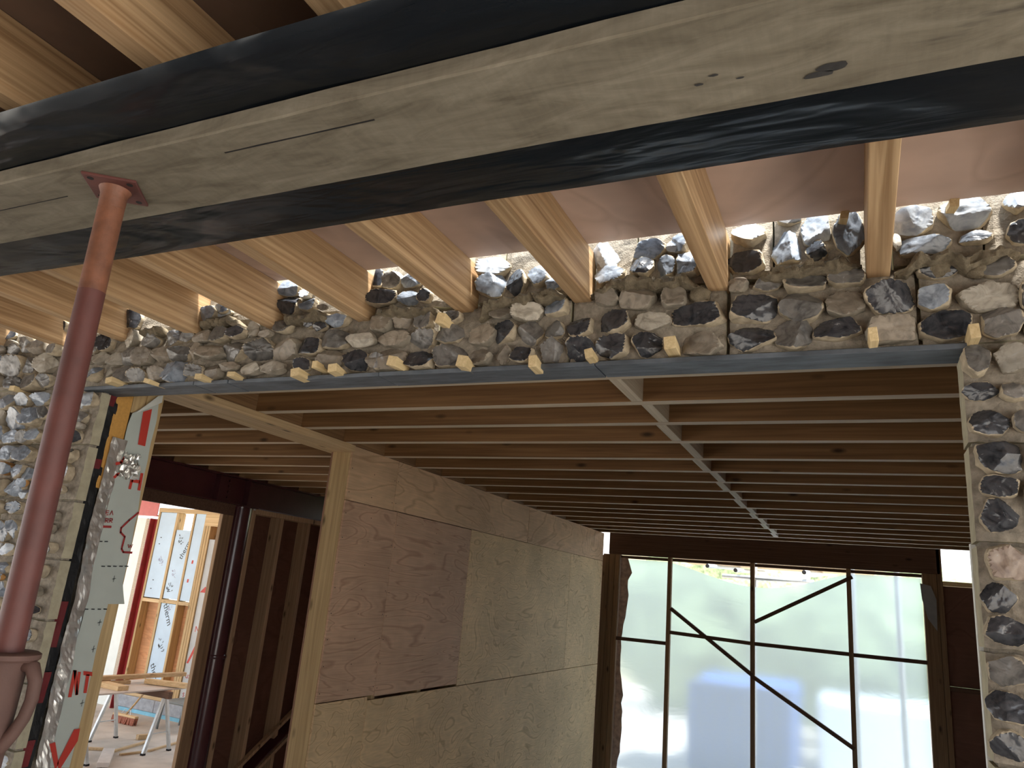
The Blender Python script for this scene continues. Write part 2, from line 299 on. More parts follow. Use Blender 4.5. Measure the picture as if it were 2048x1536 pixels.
# measured flints (x, z, width, height, kind), wedges, mortar ledges and prints, in metres on their own planes
FLINTS=[(-1.439,0.836,0.085,0.069,'t'),(-1.357,0.842,0.069,0.062,'t'),(-1.273,0.836,0.067,0.079,'g'),(-1.169,0.834,0.077,0.042,'g'),(-0.984,0.831,0.078,0.035,'t'),(-0.899,0.83,0.099,0.057,'p'),(-0.809,0.843,0.079,0.062,'b'),(-0.645,0.856,0.069,0.049,'t'),(-0.554,0.848,0.102,0.07,'t'),(-0.447,0.839,0.068,0.058,'t'),(-1.378,0.774,0.123,0.055,'t'),(-1.27,0.77,0.092,0.066,'g'),(-1.169,0.778,0.108,0.062,'c'),(-1.05,0.767,0.098,0.075,'t'),(-0.976,0.774,0.08,0.074,'d'),(-0.885,0.765,0.08,0.078,'g'),(-0.806,0.765,0.061,0.055,'g'),(-0.728,0.773,0.081,0.063,'d'),(-0.62,0.781,0.093,0.075,'d'),(-0.508,0.773,0.099,0.058,'p'),(-1.394,0.702,0.144,0.078,'t'),(-1.27,0.696,0.092,0.068,'d'),(-1.163,0.705,0.12,0.075,'g'),(-1.051,0.693,0.079,0.051,'t'),(-0.972,0.7,0.053,0.062,'t'),(-0.904,0.691,0.074,0.05,'d'),(-0.813,0.703,0.066,0.076,'g'),(-0.718,0.702,0.091,0.075,'d'),(-0.624,0.705,0.098,0.074,'d'),(-0.521,0.704,0.084,0.072,'d'),(-0.271,0.862,0.05,0.046,'t'),(-0.195,0.857,0.07,0.038,'g'),(-0.098,0.858,0.106,0.064,'g'),(-0.0,0.855,0.085,0.048,'g'),(0.205,0.857,0.088,0.046,'d'),(0.327,0.848,0.076,0.049,'g'),(-0.381,0.783,0.137,0.072,'d'),(-0.233,0.788,0.115,0.074,'d'),(-0.112,0.781,0.103,0.082,'g'),(-0.007,0.782,0.09,0.071,'t'),(0.096,0.789,0.105,0.083,'d'),(0.193,0.78,0.07,0.063,'b'),(0.307,0.775,0.121,0.07,'p'),(0.396,0.771,0.053,0.073,'g'),(-0.37,0.696,0.111,0.07,'t'),(-0.239,0.705,0.119,0.068,'d'),(-0.132,0.71,0.097,0.086,'c'),(-0.027,0.713,0.11,0.061,'d'),(0.096,0.706,0.11,0.072,'t'),(0.214,0.707,0.111,0.075,'d'),(0.328,0.707,0.081,0.073,'g'),(0.392,0.694,0.043,0.063,'d'),(-0.244,1.01,0.087,0.063,'w'),(-0.14,1.043,0.062,0.031,'g'),(-0.143,0.961,0.076,0.097,'b'),(-0.071,1.002,0.077,0.097,'w'),(-0.071,0.942,0.051,0.055,'d'),(0.008,0.982,0.074,0.119,'b'),(0.158,0.991,0.084,0.077,'w'),(0.175,0.924,0.121,0.047,'b'),(0.273,0.999,0.106,0.075,'w'),(0.29,0.931,0.068,0.032,'b'),(0.382,1.02,0.052,0.06,'w'),(0.379,0.933,0.048,0.059,'d'),(-0.253,0.927,0.091,0.067,'d'),(-0.434,1.007,0.05,0.055,'b'),(-0.41,0.94,0.063,0.064,'b'),(0.118,0.938,0.023,0.043,'p'),(-0.657,0.996,0.086,0.087,'w'),(-0.644,0.933,0.094,0.065,'b'),(-0.525,1.001,0.094,0.061,'b'),(-0.546,0.943,0.069,0.067,'d'),(-0.475,0.942,0.058,0.066,'b'),(-0.441,1.001,0.061,0.043,'w'),(-0.409,0.931,0.065,0.065,'b'),(-1.038,0.999,0.112,0.061,'w'),(-1.038,0.939,0.093,0.09,'b'),(-0.947,0.936,0.066,0.083,'d'),(-0.872,0.954,0.07,0.076,'b'),(-0.821,0.917,0.046,0.046,'b'),(-1.425,0.989,0.078,0.059,'c'),(-1.475,0.998,0.051,0.066,'d'),(-1.342,0.991,0.09,0.058,'b'),(-1.446,0.925,0.114,0.058,'d'),(-1.345,0.919,0.076,0.05,'b'),(-1.281,0.919,0.054,0.044,'d'),(-1.863,0.997,0.086,0.057,'b'),(-1.857,0.934,0.09,0.069,'d'),(-1.769,0.93,0.065,0.053,'b'),(-1.792,0.972,0.048,0.035,'w'),(-1.687,0.905,0.042,0.021,'t'),(-2.172,0.935,0.049,0.03,'b'),(-1.868,0.849,0.074,0.052,'g'),(-1.747,0.856,0.046,0.036,'d'),(-1.691,0.837,0.056,0.033,'c'),(-1.626,0.856,0.093,0.045,'b'),(-2.084,0.84,0.103,0.048,'d'),(-2.014,0.854,0.043,0.057,'p'),(-2.087,0.771,0.114,0.078,'g'),(-1.96,0.767,0.129,0.077,'g'),(-1.842,0.764,0.128,0.081,'t'),(-1.726,0.766,0.105,0.065,'d'),(-1.617,0.785,0.112,0.067,'g'),(-1.503,0.775,0.111,0.049,'p'),(-1.977,0.693,0.098,0.048,'p'),(-1.873,0.691,0.102,0.051,'p'),(-1.747,0.7,0.063,0.044,'d'),(-1.63,0.714,0.102,0.066,'t'),(-1.517,0.706,0.098,0.073,'d'),(-1.429,0.696,0.063,0.055,'g'),(-1.936,0.824,0.068,0.028,'t'),(-2.09,0.707,0.098,0.034,'t'),(-2.692,0.94,0.096,0.075,'d'),(-2.256,0.933,0.101,0.06,'b'),(-2.184,0.941,0.083,0.046,'w'),(-2.67,0.856,0.085,0.076,'p'),(-2.556,0.842,0.105,0.061,'g'),(-2.429,0.844,0.084,0.067,'g'),(-2.356,0.843,0.086,0.043,'g'),(-2.264,0.84,0.096,0.049,'t'),(-2.175,0.841,0.098,0.068,'g'),(-2.886,0.835,0.065,0.053,'g'),(-2.816,0.845,0.093,0.071,'d'),(-2.901,0.78,0.045,0.042,'p'),(-2.824,0.783,0.103,0.052,'p'),(-2.741,0.775,0.095,0.059,'p'),(-2.653,0.778,0.102,0.078,'g'),(-2.561,0.773,0.1,0.074,'t'),(-2.462,0.777,0.101,0.063,'t'),(-2.367,0.775,0.112,0.059,'g'),(-2.294,0.784,0.059,0.065,'t'),(-2.196,0.769,0.13,0.057,'t'),(-2.843,0.712,0.068,0.065,'b'),(-2.731,0.718,0.057,0.051,'p'),(-2.661,0.701,0.102,0.067,'g'),(-2.573,0.694,0.099,0.056,'g'),(-2.472,0.697,0.105,0.059,'t'),(-2.371,0.702,0.128,0.084,'b'),(-2.258,0.697,0.082,0.051,'g'),(-2.181,0.694,0.081,0.062,'t'),(-3.515,0.929,0.099,0.049,'d'),(-3.496,0.884,0.108,0.039,'t'),(-3.526,0.854,0.089,0.039,'t'),(-3.422,0.854,0.106,0.051,'g'),(-3.338,0.865,0.103,0.07,'g'),(-3.266,0.855,0.083,0.069,'t'),(-3.134,0.835,0.071,0.055,'c'),(-3.395,0.77,0.133,0.1,'g'),(-3.281,0.77,0.101,0.08,'g'),(-3.176,0.774,0.125,0.091,'p'),(-3.502,0.787,0.078,0.076,'o'),(-3.475,0.706,0.067,0.05,'t'),(-3.378,0.696,0.122,0.055,'g'),(-3.24,0.691,0.117,0.066,'g'),(-3.14,0.693,0.088,0.054,'g'),(-3.127,0.94,0.081,0.056,'d'),(-3.57,0.778,0.089,0.09,'g'),(-3.545,0.702,0.098,0.056,'t'),(-3.376,0.606,0.105,0.068,'b'),(-3.261,0.614,0.108,0.058,'b'),(-3.156,0.615,0.105,0.057,'b'),(-3.397,0.542,0.098,0.089,'p'),(-3.268,0.526,0.135,0.101,'b'),(-3.173,0.538,0.112,0.082,'b'),(-3.094,0.549,0.071,0.056,'g'),(-3.371,0.467,0.076,0.066,'b'),(-3.262,0.449,0.134,0.06,'b'),(-3.182,0.448,0.072,0.059,'c'),(-3.117,0.454,0.077,0.055,'b'),(-3.335,0.384,0.054,0.051,'t'),(-3.251,0.376,0.106,0.067,'b'),(-3.151,0.373,0.11,0.071,'b'),(-3.257,0.313,0.073,0.054,'o'),(-3.17,0.302,0.116,0.062,'b'),(-3.086,0.291,0.069,0.053,'b'),(-3.262,0.234,0.079,0.074,'b'),(-3.157,0.233,0.096,0.068,'b'),(-3.109,0.254,0.057,0.036,'o'),(-3.084,0.21,0.062,0.044,'b'),(-3.219,0.15,0.077,0.052,'b'),(-3.124,0.153,0.1,0.051,'d'),(-3.175,0.079,0.082,0.043,'b'),(-3.086,0.079,0.056,0.046,'b'),(-2.859,0.601,0.103,0.067,'w'),(-2.869,0.529,0.073,0.05,'g'),(-2.871,0.451,0.066,0.057,'c'),(-2.844,0.491,0.054,0.029,'p'),(-2.871,0.37,0.072,0.056,'c'),(-2.879,0.298,0.077,0.075,'w'),(-2.866,0.232,0.071,0.035,'d'),(-3.165,0.055,0.082,0.081,'b'),(-3.087,0.067,0.049,0.069,'b'),(-3.137,-0.01,0.056,0.042,'c'),(-3.09,-0.015,0.055,0.049,'w'),(-3.086,-0.084,0.061,0.044,'b'),(-3.094,-0.122,0.055,0.026,'o'),(-3.069,-0.165,0.054,0.058,'b'),(-3.069,-0.221,0.048,0.043,'g'),(-3.051,-0.264,0.047,0.039,'b'),(-2.881,0.13,0.053,0.038,'t'),(-2.879,0.08,0.064,0.045,'t'),(-2.856,0.006,0.063,0.044,'c'),(-2.869,-0.08,0.063,0.05,'g'),(-2.868,-0.157,0.051,0.039,'p'),(-2.852,-0.224,0.067,0.031,'d'),(-2.849,-0.316,0.067,0.051,'d'),(0.27,0.615,0.058,0.071,'c'),(0.342,0.618,0.068,0.067,'p'),(0.274,0.54,0.069,0.044,'d'),(0.341,0.538,0.055,0.046,'g'),(0.286,0.465,0.079,0.061,'d'),(0.349,0.466,0.037,0.054,'g'),(0.297,0.385,0.087,0.075,'d'),(0.293,0.318,0.074,0.05,'d'),(0.29,0.254,0.074,0.072,'d'),(0.36,0.387,0.029,0.071,'g'),(0.357,0.299,0.038,0.063,'d'),(0.296,0.15,0.077,0.079,'r'),(0.273,0.076,0.066,0.062,'d'),(0.282,0.01,0.076,0.057,'d'),(0.279,-0.071,0.069,0.056,'g'),(0.273,-0.142,0.074,0.058,'d'),(0.273,-0.216,0.071,0.059,'d')]
WEDGES=[(-1.177,0.813,0.051,0.047),(-1.082,0.665,0.06,0.045),(-0.846,0.653,0.041,0.048),(-0.673,0.667,0.039,0.036),(-0.443,0.685,0.052,0.069),(-1.337,0.677,0.093,0.041),(0.054,0.675,0.026,0.049),(0.264,0.668,0.034,0.046),(0.247,1.006,0.025,0.028),(0.001,1.007,0.02,0.03),(-1.735,0.658,0.073,0.048),(-1.657,0.683,0.034,0.042),(-1.573,0.665,0.082,0.047),(-2.023,0.662,0.091,0.03),(-2.667,0.664,0.124,0.039),(-2.463,0.656,0.087,0.029),(-2.183,0.66,0.088,0.034),(-3.29,0.655,0.127,0.036)]
BEADS=[[(-0.697,0.88),(-0.611,0.897),(-0.434,0.896),(-0.359,0.86)],[(-0.223,0.879),(-0.162,0.887),(-0.065,0.897),(0.037,0.899)],[(0.11,0.863),(0.152,0.886),(0.235,0.891),(0.262,0.869),(0.316,0.882),(0.379,0.891)],[(-1.065,0.831),(-1.015,0.878),(-0.927,0.881),(-0.814,0.889),(-0.775,0.873)],[(-1.472,0.881),(-1.403,0.881),(-1.299,0.872),(-1.229,0.879)],[(-1.881,0.886),(-1.833,0.888),(-1.762,0.888),(-1.692,0.882),(-1.639,0.882)],[(-2.289,0.892),(-2.231,0.9),(-2.132,0.903),(-2.066,0.882)],[(-2.602,0.889),(-2.525,0.892),(-2.48,0.883)]]
PR={'fold': [(2.1425,0.5968),(2.1834,0.6399),(2.231,0.6975),(2.2572,0.7083),(2.2575,0.6753),(2.213,0.6418)],'bar': [(2.1836,0.6141),(2.2243,0.6372),(2.2312,0.4701),(2.1938,0.4701)],'H': [[(2.1972,0.3518),(2.2109,0.3532),(2.2091,0.2771),(2.1964,0.2773)],[(2.2387,0.3536),(2.2529,0.3545),(2.2563,0.279),(2.242,0.2789)],[(2.2021,0.3208),(2.2449,0.3225),(2.2458,0.3088),(2.2025,0.3072)]],'arc1': [(2.1142,0.3704),(2.1333,0.3794),(2.1421,0.3931),(2.1453,0.4047)],'arc2': [(2.1197,0.3148),(2.1286,0.3271),(2.1424,0.3333)],'E': [[(2.1183,0.1743),(2.1191,0.1577)],[(2.1183,0.1743),(2.1298,0.1758)],[(2.1187,0.166),(2.1297,0.1674)],[(2.1191,0.1577),(2.1306,0.1592)]],'A': [[(2.1376,0.16),(2.1438,0.1776),(2.1516,0.1618)]],'R1': [[(2.1248,0.1272),(2.1234,0.1436),(2.1347,0.144),(2.1363,0.1379),(2.125,0.1355),(2.1375,0.1286)]],'R2': [[(2.1433,0.1293),(2.1419,0.1459),(2.1532,0.1462),(2.1549,0.1401),(2.1435,0.1377),(2.1561,0.1308)]],'dash': [(2.1218,0.1097),(2.155,0.1124)],'house': [(2.2709,0.186),(2.2345,0.1491),(2.2045,0.1136),(2.2063,0.0953),(2.2309,0.0793),(2.2287,0.0289),(2.2401,0.0162),(2.2818,0.0175)],'Wd': [(2.2556,0.0498),(2.2624,0.036),(2.2668,0.0481),(2.2735,0.037),(2.2772,0.0517)],'dashes': [[(2.1545,-0.0474),(2.1685,-0.047)],[(2.1817,-0.0456),(2.196,-0.0452)],[(2.2082,-0.0439),(2.2227,-0.0435)],[(2.2369,-0.0421),(2.2516,-0.0416)],[(2.2637,-0.0403),(2.2785,-0.0399)],[(2.1257,-0.2169),(2.138,-0.2172)],[(2.1535,-0.2165),(2.166,-0.2168)],[(2.1817,-0.2161),(2.1944,-0.2164)],[(2.2092,-0.2156),(2.2221,-0.2159)],[(2.1213,0.0494),(2.131,0.0503)],[(2.1426,0.0509),(2.1559,0.0522)]],'plus': [(2.2151,0.4184),(2.2242,-0.0937),(2.204,-0.2679),(2.2028,-0.3708),(2.2068,-0.5742)],'N': [[(2.1353,-0.4475),(2.15,-0.4483),(2.1539,-0.5476),(2.139,-0.5473)],[(2.1353,-0.4475),(2.15,-0.4483),(2.1797,-0.5395),(2.1686,-0.5423)],[(2.157,-0.4542),(2.1699,-0.4559),(2.1803,-0.5419),(2.1686,-0.5423)]],'T': [[(2.1801,-0.4531),(2.2205,-0.4586),(2.2247,-0.4746),(2.1843,-0.4689)],[(2.1962,-0.4658),(2.2111,-0.4676),(2.2164,-0.5377),(2.2023,-0.5366)]],'V': [[(2.1068,-0.7099),(2.1286,-0.7061),(2.1643,-0.7861),(2.1567,-0.8112)],[(2.1971,-0.6697),(2.2228,-0.669),(2.225,-0.714),(2.1727,-0.8138),(2.1573,-0.7851)]]}
ML1=[(2.1365,0.5952),(2.1277,0.5436),(2.1278,0.4715),(2.1231,0.3829),(2.1188,0.3067),(2.1147,0.2422),(2.1149,0.1739),(2.1167,0.1221),(2.1186,0.0707),(2.1189,0.0145),(2.1204,-0.0561),(2.1316,-0.1974)]
MR1=[(2.2549,0.6852),(2.2644,0.5879),(2.2597,0.4887),(2.2636,0.4099),(2.261,0.3308),(2.2639,0.2647),(2.2714,0.1916),(2.2698,0.1289),(2.2743,0.0702),(2.2742,-0.1067),(2.2853,-0.1422),(2.3051,-0.1938)]
ML2=[(2.1275,-0.1819),(2.1284,-0.2062),(2.1264,-0.3023),(2.1182,-0.373),(2.122,-0.4477),(2.1205,-0.5212),(2.1207,-0.5802),(2.1208,-0.6386),(2.1233,-0.7054),(2.1274,-0.7962)]
MR2=[(2.2264,-0.1964),(2.2263,-0.2094),(2.222,-0.3033),(2.2209,-0.3858),(2.2228,-0.4673),(2.2217,-0.5475),(2.2213,-0.608),(2.2198,-0.67),(2.2211,-0.7497),(2.2186,-0.8104)]
FL=[(2.0706,0.478),(2.0687,0.3939),(2.0675,0.3085),(2.0664,0.2349),(2.0628,0.1722),(2.0619,0.1107),(2.0609,0.0398),(2.064,-0.0349),(2.0695,-0.0869),(2.0731,-0.1833),(2.0681,-0.2453),(2.0645,-0.311),(2.0647,-0.3898),(2.0663,-0.4539),(2.0654,-0.517),(2.0684,-0.5754),(2.0712,-0.6419),(2.0716,-0.6988),(2.076,-0.7882)]
FR=[(2.1397,0.474),(2.132,0.3846),(2.1248,0.3184),(2.1236,0.2541),(2.1221,0.1801),(2.1209,0.1174),(2.1195,0.0452),(2.1195,-0.031),(2.1221,-0.0841),(2.1275,-0.1819),(2.1221,-0.2449),(2.1208,-0.3117),(2.1232,-0.3919),(2.1245,-0.4571),(2.1232,-0.5214),(2.1233,-0.5804),(2.1232,-0.6478),(2.1233,-0.7054),(2.1274,-0.7962)]

# ================================================================ SETTING
fl = bx('floor', -60, 60, -60, 60, FL_Z - 0.2, FL_Z, M['concrete']); tag(fl, 'dusty pale concrete slab running under the whole building site', kind='structure')

# ---- near deck: ply sheets on the joists, stopping just short of the flint wall
ceil = tag(empty('ceiling', (-1, -0.5, 1.015)), 'pinkish brown plywood deck laid over the near joists', kind='structure')
JX = [(0.045 + 0.028 + 0.4 * k) for k in range(1, -11, -1)]             # joist centres, right to left
JX = [x if x < 0.3 else x + 0.02 for x in JX]
sheets = [(-6.0, -3.74), (-3.7395, -1.335), (-1.3345, 1.07), (1.0705, 3.4)]
for i, (a, b_) in enumerate(sheets):
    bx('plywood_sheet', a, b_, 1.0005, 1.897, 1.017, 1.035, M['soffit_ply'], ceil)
    bx('plywood_sheet', a + .3, b_ + .3, -0.54, 1.0, 1.017, 1.035, M['deck_shaded'], ceil)
    bx('plywood_sheet', a, b_, -2.4, -0.5405, 1.017, 1.035, M['deck_shaded'], ceil)

bx('plywood_sheet', -6.0, 3.4, -6.2, -2.403, 1.017, 1.035, M['deck_shaded'], ceil)
wn_ = tag(empty('wall_rear', (-1, -6.2, FL_Z)), 'unseen brown plywood wall added behind the camera to darken the near room', kind='structure')  # unseen wall, added with the deck extension to darken the near room
for i in range(7): bx('plywood_panel', -5.0 + i * 1.2, -3.805 + i * 1.2, -6.22, -6.2, FL_Z, 1.01, M['ply_brown'], wn_)
fs_ = tag(empty('floor', (-1.5, 5.7, FL_Z)), 'unseen pale boards added over the floor of the far room to bounce light upward', kind='structure')  # unseen pale boards added to reflect light onto the joist undersides
for i in range(6):
    for j in range(3): bx('bounce_board', -5.1 + j * 2.25, -2.86 + j * 2.25, 2.3 + i * 1.165, 3.46 + i * 1.165, FL_Z, FL_Z + .002, M['white_board'], fs_)
# ---- far room shell
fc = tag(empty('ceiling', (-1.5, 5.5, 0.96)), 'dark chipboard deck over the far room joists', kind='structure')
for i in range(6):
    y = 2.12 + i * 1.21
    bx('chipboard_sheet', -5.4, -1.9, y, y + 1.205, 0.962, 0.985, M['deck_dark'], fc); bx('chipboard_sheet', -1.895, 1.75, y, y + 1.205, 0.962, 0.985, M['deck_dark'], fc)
wr = tag(empty('wall_right', (1.7, 5.5, FL_Z)), 'dark plywood wall closing the right of the far room', kind='structure')
for i in range(6):
    bx('plywood_panel', 1.66, 1.68, 2.12 + i * 1.2, 3.315 + i * 1.2, FL_Z, 0.96, M['ply_brown'], wr)

# ================================================================ FLINT WALL
DMORT = 1.955
wf = tag(empty('wall_front', (-1.2, 1.95, FL_Z)), 'knapped flint block wall with a wide opening under a slate strip', kind='structure')
blocks = []
def block(x0, x1, z0, z1, depth=0.095, pale=False, y=DMORT, nx=None):
    """mortar block: lumpy front grid, straight reveal sides"""
    nx = max(2, int((x1 - x0) / 0.018)); nz = max(2, int((z1 - z0) / 0.018)); vs = []; fs = []
    for j in range(nz + 1):
        for i in range(nx + 1):
            x = x0 + (x1 - x0) * i / nx; z = z0 + (z1 - z0) * j / nz; p = Vector((x * 22, 3.1, z * 22))
            e = 0.006 if i in (0, nx) or j in (0, nz) else 0.0
            d = fbm(p) * 0.007 + e; q = noise.noise(p * 1.3) * 0.003
            vs.append((x + (q if i not in (0, nx) else q * .5), y + d, z + q))
    for j in range(nz):
        for i in range(nx):
            a = j * (nx + 1) + i; fs.append((a, a + 1, a + nx + 2, a + nx + 1))
    k = len(vs); ring = [i for i in range(nx + 1)] + [(j * (nx + 1) + nx) for j in range(1, nz + 1)] + [nz * (nx + 1) + i for i in range(nx - 1, -1, -1)] + [j * (nx + 1) for j in range(nz - 1, 0, -1)]
    for r_ in ring: vs.append((vs[r_][0], y + depth, vs[r_][2]))
    n_ = len(ring); mi = [0] * len(fs)
    for t in range(n_): fs.append((ring[(t + 1) % n_], ring[t], k + t, k + (t + 1) % n_))
    fs.append(tuple(k + t for t in range(n_))); mi += [1] * (n_ + 1)
    mb = MB(); mb.v = [Vector(p) for p in vs]; mb.f = fs; mb.mi = mi
    o = mb.build('flint_block', [M['mortar'], M['mortar_pale']], wf)
    blocks.append((x0, x1, z0, z1, o)); return o
# lintel course over the opening
xs = [-4.44, -3.98, -3.52, -3.06, -2.6, -2.14, -1.68, -1.22, -0.76, -0.30, 0.16, 0.62, 1.08]
for a, b_ in zip(xs, xs[1:]): block(a + 0.005, b_ - 0.005, 0.667, 0.866)
# upper course between the joist ends
edges = sorted(JX)
splits = [-0.18, -0.565, 0.31, -1.0]
for a, b_ in zip([edges[0] - .4] + edges, edges + [edges[-1] + .4]):
    a += 0.036; b_ -= 0.036
    cut = [s for s in splits if a + .05 < s < b_ - .05]
    for p, q in zip([a] + cut, cut + [b_]): block(p + 0.002, q - 0.003, 0.884, 1.12)
# piers
CO = [(0.423, 0.638), (0.198, 0.413), (-0.028, 0.187), (-0.254, -0.038), (-0.48, -0.264), (-0.706, -0.49), (-0.932, -0.716), (-1.158, -0.942), (-1.384, -1.168), (-1.61, -1.394), (-1.836, -1.62), (FL_Z, -1.846)]
for k, (z0, z1) in enumerate(CO):
    for x0, x1 in ((0.243, 0.68), (0.69, 1.13)): block(x0, x1, z0, z1)
    for x0, x1 in ((-3.24, -2.80), (-3.69, -3.25), (-4.14, -3.70)): block(x0, x1, z0, z1, 0.048)
for nm, a in (('lintel', (-4.5, 1.7, 2.054, 2.12, 0.685, 1.12)), ('backing', (-4.5, -2.9, 2.052, 2.28, FL_Z, 0.72)), ('backing', (0.30, 1.7, 2.052, 2.28, FL_Z, 0.72)), ('joint_mortar', (-4.5, 1.7, 1.985, 2.04, 0.866, 0.884)),
              ('joint_mortar', (-4.14, -2.812, 1.978, 2.002, FL_Z, 0.67)), ('joint_mortar', (0.252, 1.13, 1.978, 2.048, FL_Z, 0.67)), ('joint_mortar', (-4.44, 1.13, 1.985, 2.03, 0.667, 0.87))):
    bx(nm, *a, M['mortar'], wf)
# slates under the lintel
for a, b_ in ((-2.9, -2.262), (-2.258, -2.09), (-2.086, -1.42), (-1.418, -0.672), (-0.669, 0.262)):
    q = R.uniform(-.002, .002)
    bx('slate', a, b_, 1.936 + q, 2.054, 0.645 + q * .4, 0.659, M['slate'], wf, 0.0015)
bx('joint_mortar', -2.9, 0.262, 1.962, 2.05, 0.6595, 0.668, M['mortar'], wf)
for x0, x1 in ((-4.14, -2.9), (0.262, 1.13)): bx('joint_mortar', x0, x1, 1.975, 2.05, 0.639, 0.668, M['mortar'], wf)

# ---- flints, each its own knapped stone
def ico(n):
    bm = bmesh.new(); bmesh.ops.create_icosphere(bm, subdivisions=n, radius=1.0); bm.verts.ensure_lookup_table()
    v = [q.co.copy() for q in bm.verts]; f = [tuple(x.index for x in q.verts) for q in bm.faces]; bm.free(); return v, f
IV, IF = ico(3); IV4, IF4 = ico(4)
def flint_mesh(w_, h_, typ, rr, big):
    V, F = (IV4, IF4) if big else (IV, IF)
    seed = Vector((rr.uniform(0, 90), rr.uniform(0, 90), rr.uniform(0, 90)))
    dep = min(w_, h_) * rr.uniform(0.55, 0.75)
    fr = rr.uniform(0.22, 0.46) if typ not in "co" else rr.uniform(0.45, 0.62)
    planes = []                       # (normal, offset, knapped?)
    t = 0.34
    n0 = Vector((rr.uniform(-t, t), -1, rr.uniform(-t, t))).normalized(); planes.append((n0, fr, True))
    for _ in range(rr.choice([0, 1, 1, 2])):
        a = rr.uniform(0, 6.283); s_ = rr.uniform(0.55, 1.0)
        planes.append((Vector((math.cos(a) * s_, -1, math.sin(a) * s_)).normalized(), fr + rr.uniform(0.03, 0.16), True))
    ns = rr.randint(4, 6); a0 = rr.uniform(0, 6.28)
    for k in range(ns):
        a = a0 + 6.283 * k / ns + rr.uniform(-.3, .3)
        planes.append((Vector((math.cos(a), rr.uniform(-.25, .1), math.sin(a))).normalized(), rr.uniform(0.80, 0.96), False))
    dish = Vector((rr.uniform(-.5, .5), -fr, rr.uniform(-.5, .5)))
    out = []; pid = []
    for p in V:
        q = p.copy(); best = -1
        # squarer outline than an ellipse
        s_ = (abs(q.x) ** 2.8 + abs(q.z) ** 2.8 + abs(q.y) ** 2.2) ** (1 / 2.6); q = q / s_
        q *= 1.0 + 0.10 * noise.noise(p * 1.7 + seed); co = max((nn.dot(q) - d) for nn, d, kn in planes if kn)
        for i, (nn, d, kn) in enumerate(planes):
            e = nn.dot(q)
            dd = d + (0.02 * noise.noise(q * 3.1 + seed) if kn else 0.03 * noise.noise(q * 2 + seed))
            if e > dd: q = q * (dd / e); best = i
        if best >= 0 and planes[best][2]:
            r_ = (q - dish).length
            q = q + planes[best][0] * (0.022 * math.sin(r_ * 8.0 + seed.x) * max(0, 1.2 - r_) + 0.014 * fbm(q * 3 + seed, 2) - 0.05 * max(0, 0.7 - r_))
        else: q = q + p * 0.035 * fbm(q * 5 + seed, 2)
        if best >= 0 and not planes[best][2]: co = min(co, 0.0)
        out.append(q); pid.append(min(1.0, max(0.0, 0.55 + co * 7)))
    rot = rr.uniform(-0.22, 0.22); cr, sr = math.cos(rot), math.sin(rot)
    mx_ = max(abs(q.x) for q in out); mz = max(abs(q.z) for q in out)
    vs = []
    for q in out:
        x, z = q.x / mx_, q.z / mz; x, z = x * cr - z * sr, x * sr + z * cr
        vs.append((x * w_ / 2, q.y * dep, z * h_ / 2))
    return vs, F, pid, dep * fr
for k, (x, z, w_, h_, t) in enumerate(FLINTS):
    rr = random.Random(100 + k)
    core = 'f_' + (rr.choice('ggd') if t == 'c' else t)
    vs, F, ca_, front = flint_mesh(w_ * 1.12, h_ * 1.10, t, rr, w_ > 0.055)
    y = DMORT - (rr.uniform(0.018, 0.034) if x > -1.4 else rr.uniform(0.026, 0.044)) + front
    par = min(blocks, key=lambda b_: max(b_[0] - x, x - b_[1], 0) + max(b_[2] - z, z - b_[3], 0))[4]
    o = MB().add([(a + x, b_ + y, c + z) for a, b_, c in vs], F).build('flint', M[core], par, smooth=True, sharp=28)
    o.data.attributes.new('core', 'FLOAT', 'POINT').data.foreach_set('value', ca_)
# the same flintwork carried on past the picture's edges, joined into one mass
IV, IF = ico(2); rr = random.Random(5); ms = MB(); cores = []; kinds = ['f_g', 'f_d', 'f_b', 'f_t', 'f_p', 'f_w']
for x0, x1, z0, z1, o in blocks:
    nz = max(1, round((z1 - z0) / .072)); nx = max(1, round((x1 - x0) / .085))
    for i in range(nx):
        for j in range(nz):
            x = x0 + (x1 - x0) * (i + .5) / nx + rr.uniform(-.01, .01); z = z0 + (z1 - z0) * (j + .5) / nz + rr.uniform(-.006, .006)
            if not (x > .43 or x < -3.73 or (x > .2 and z < -.30) or (x < -2.7 and z < -.74)) or z < -1.9: continue
            w_, h_ = (x1 - x0) / nx * rr.uniform(.8, 1.0), (z1 - z0) / nz * rr.uniform(.8, 1.0)
            if any(abs(q[0] - x) < (q[2] + w_) * .42 and abs(q[1] - z) < (q[3] + h_) * .42 for q in FLINTS): continue
            vs, F, ca_, front = flint_mesh(w_, h_, 'g', rr, False)
            y = DMORT - rr.uniform(.016, .032) + front
            ms.add([(a + x, b_ + y, c + z) for a, b_, c in vs], F, rr.randrange(6)); cores += ca_
o = ms.build('flints', [M[k] for k in kinds], wf, smooth=True, sharp=28); o['kind'] = 'stuff'
o.data.attributes.new('core', 'FLOAT', 'POINT').data.foreach_set('value', cores)
IV, IF = ico(3)
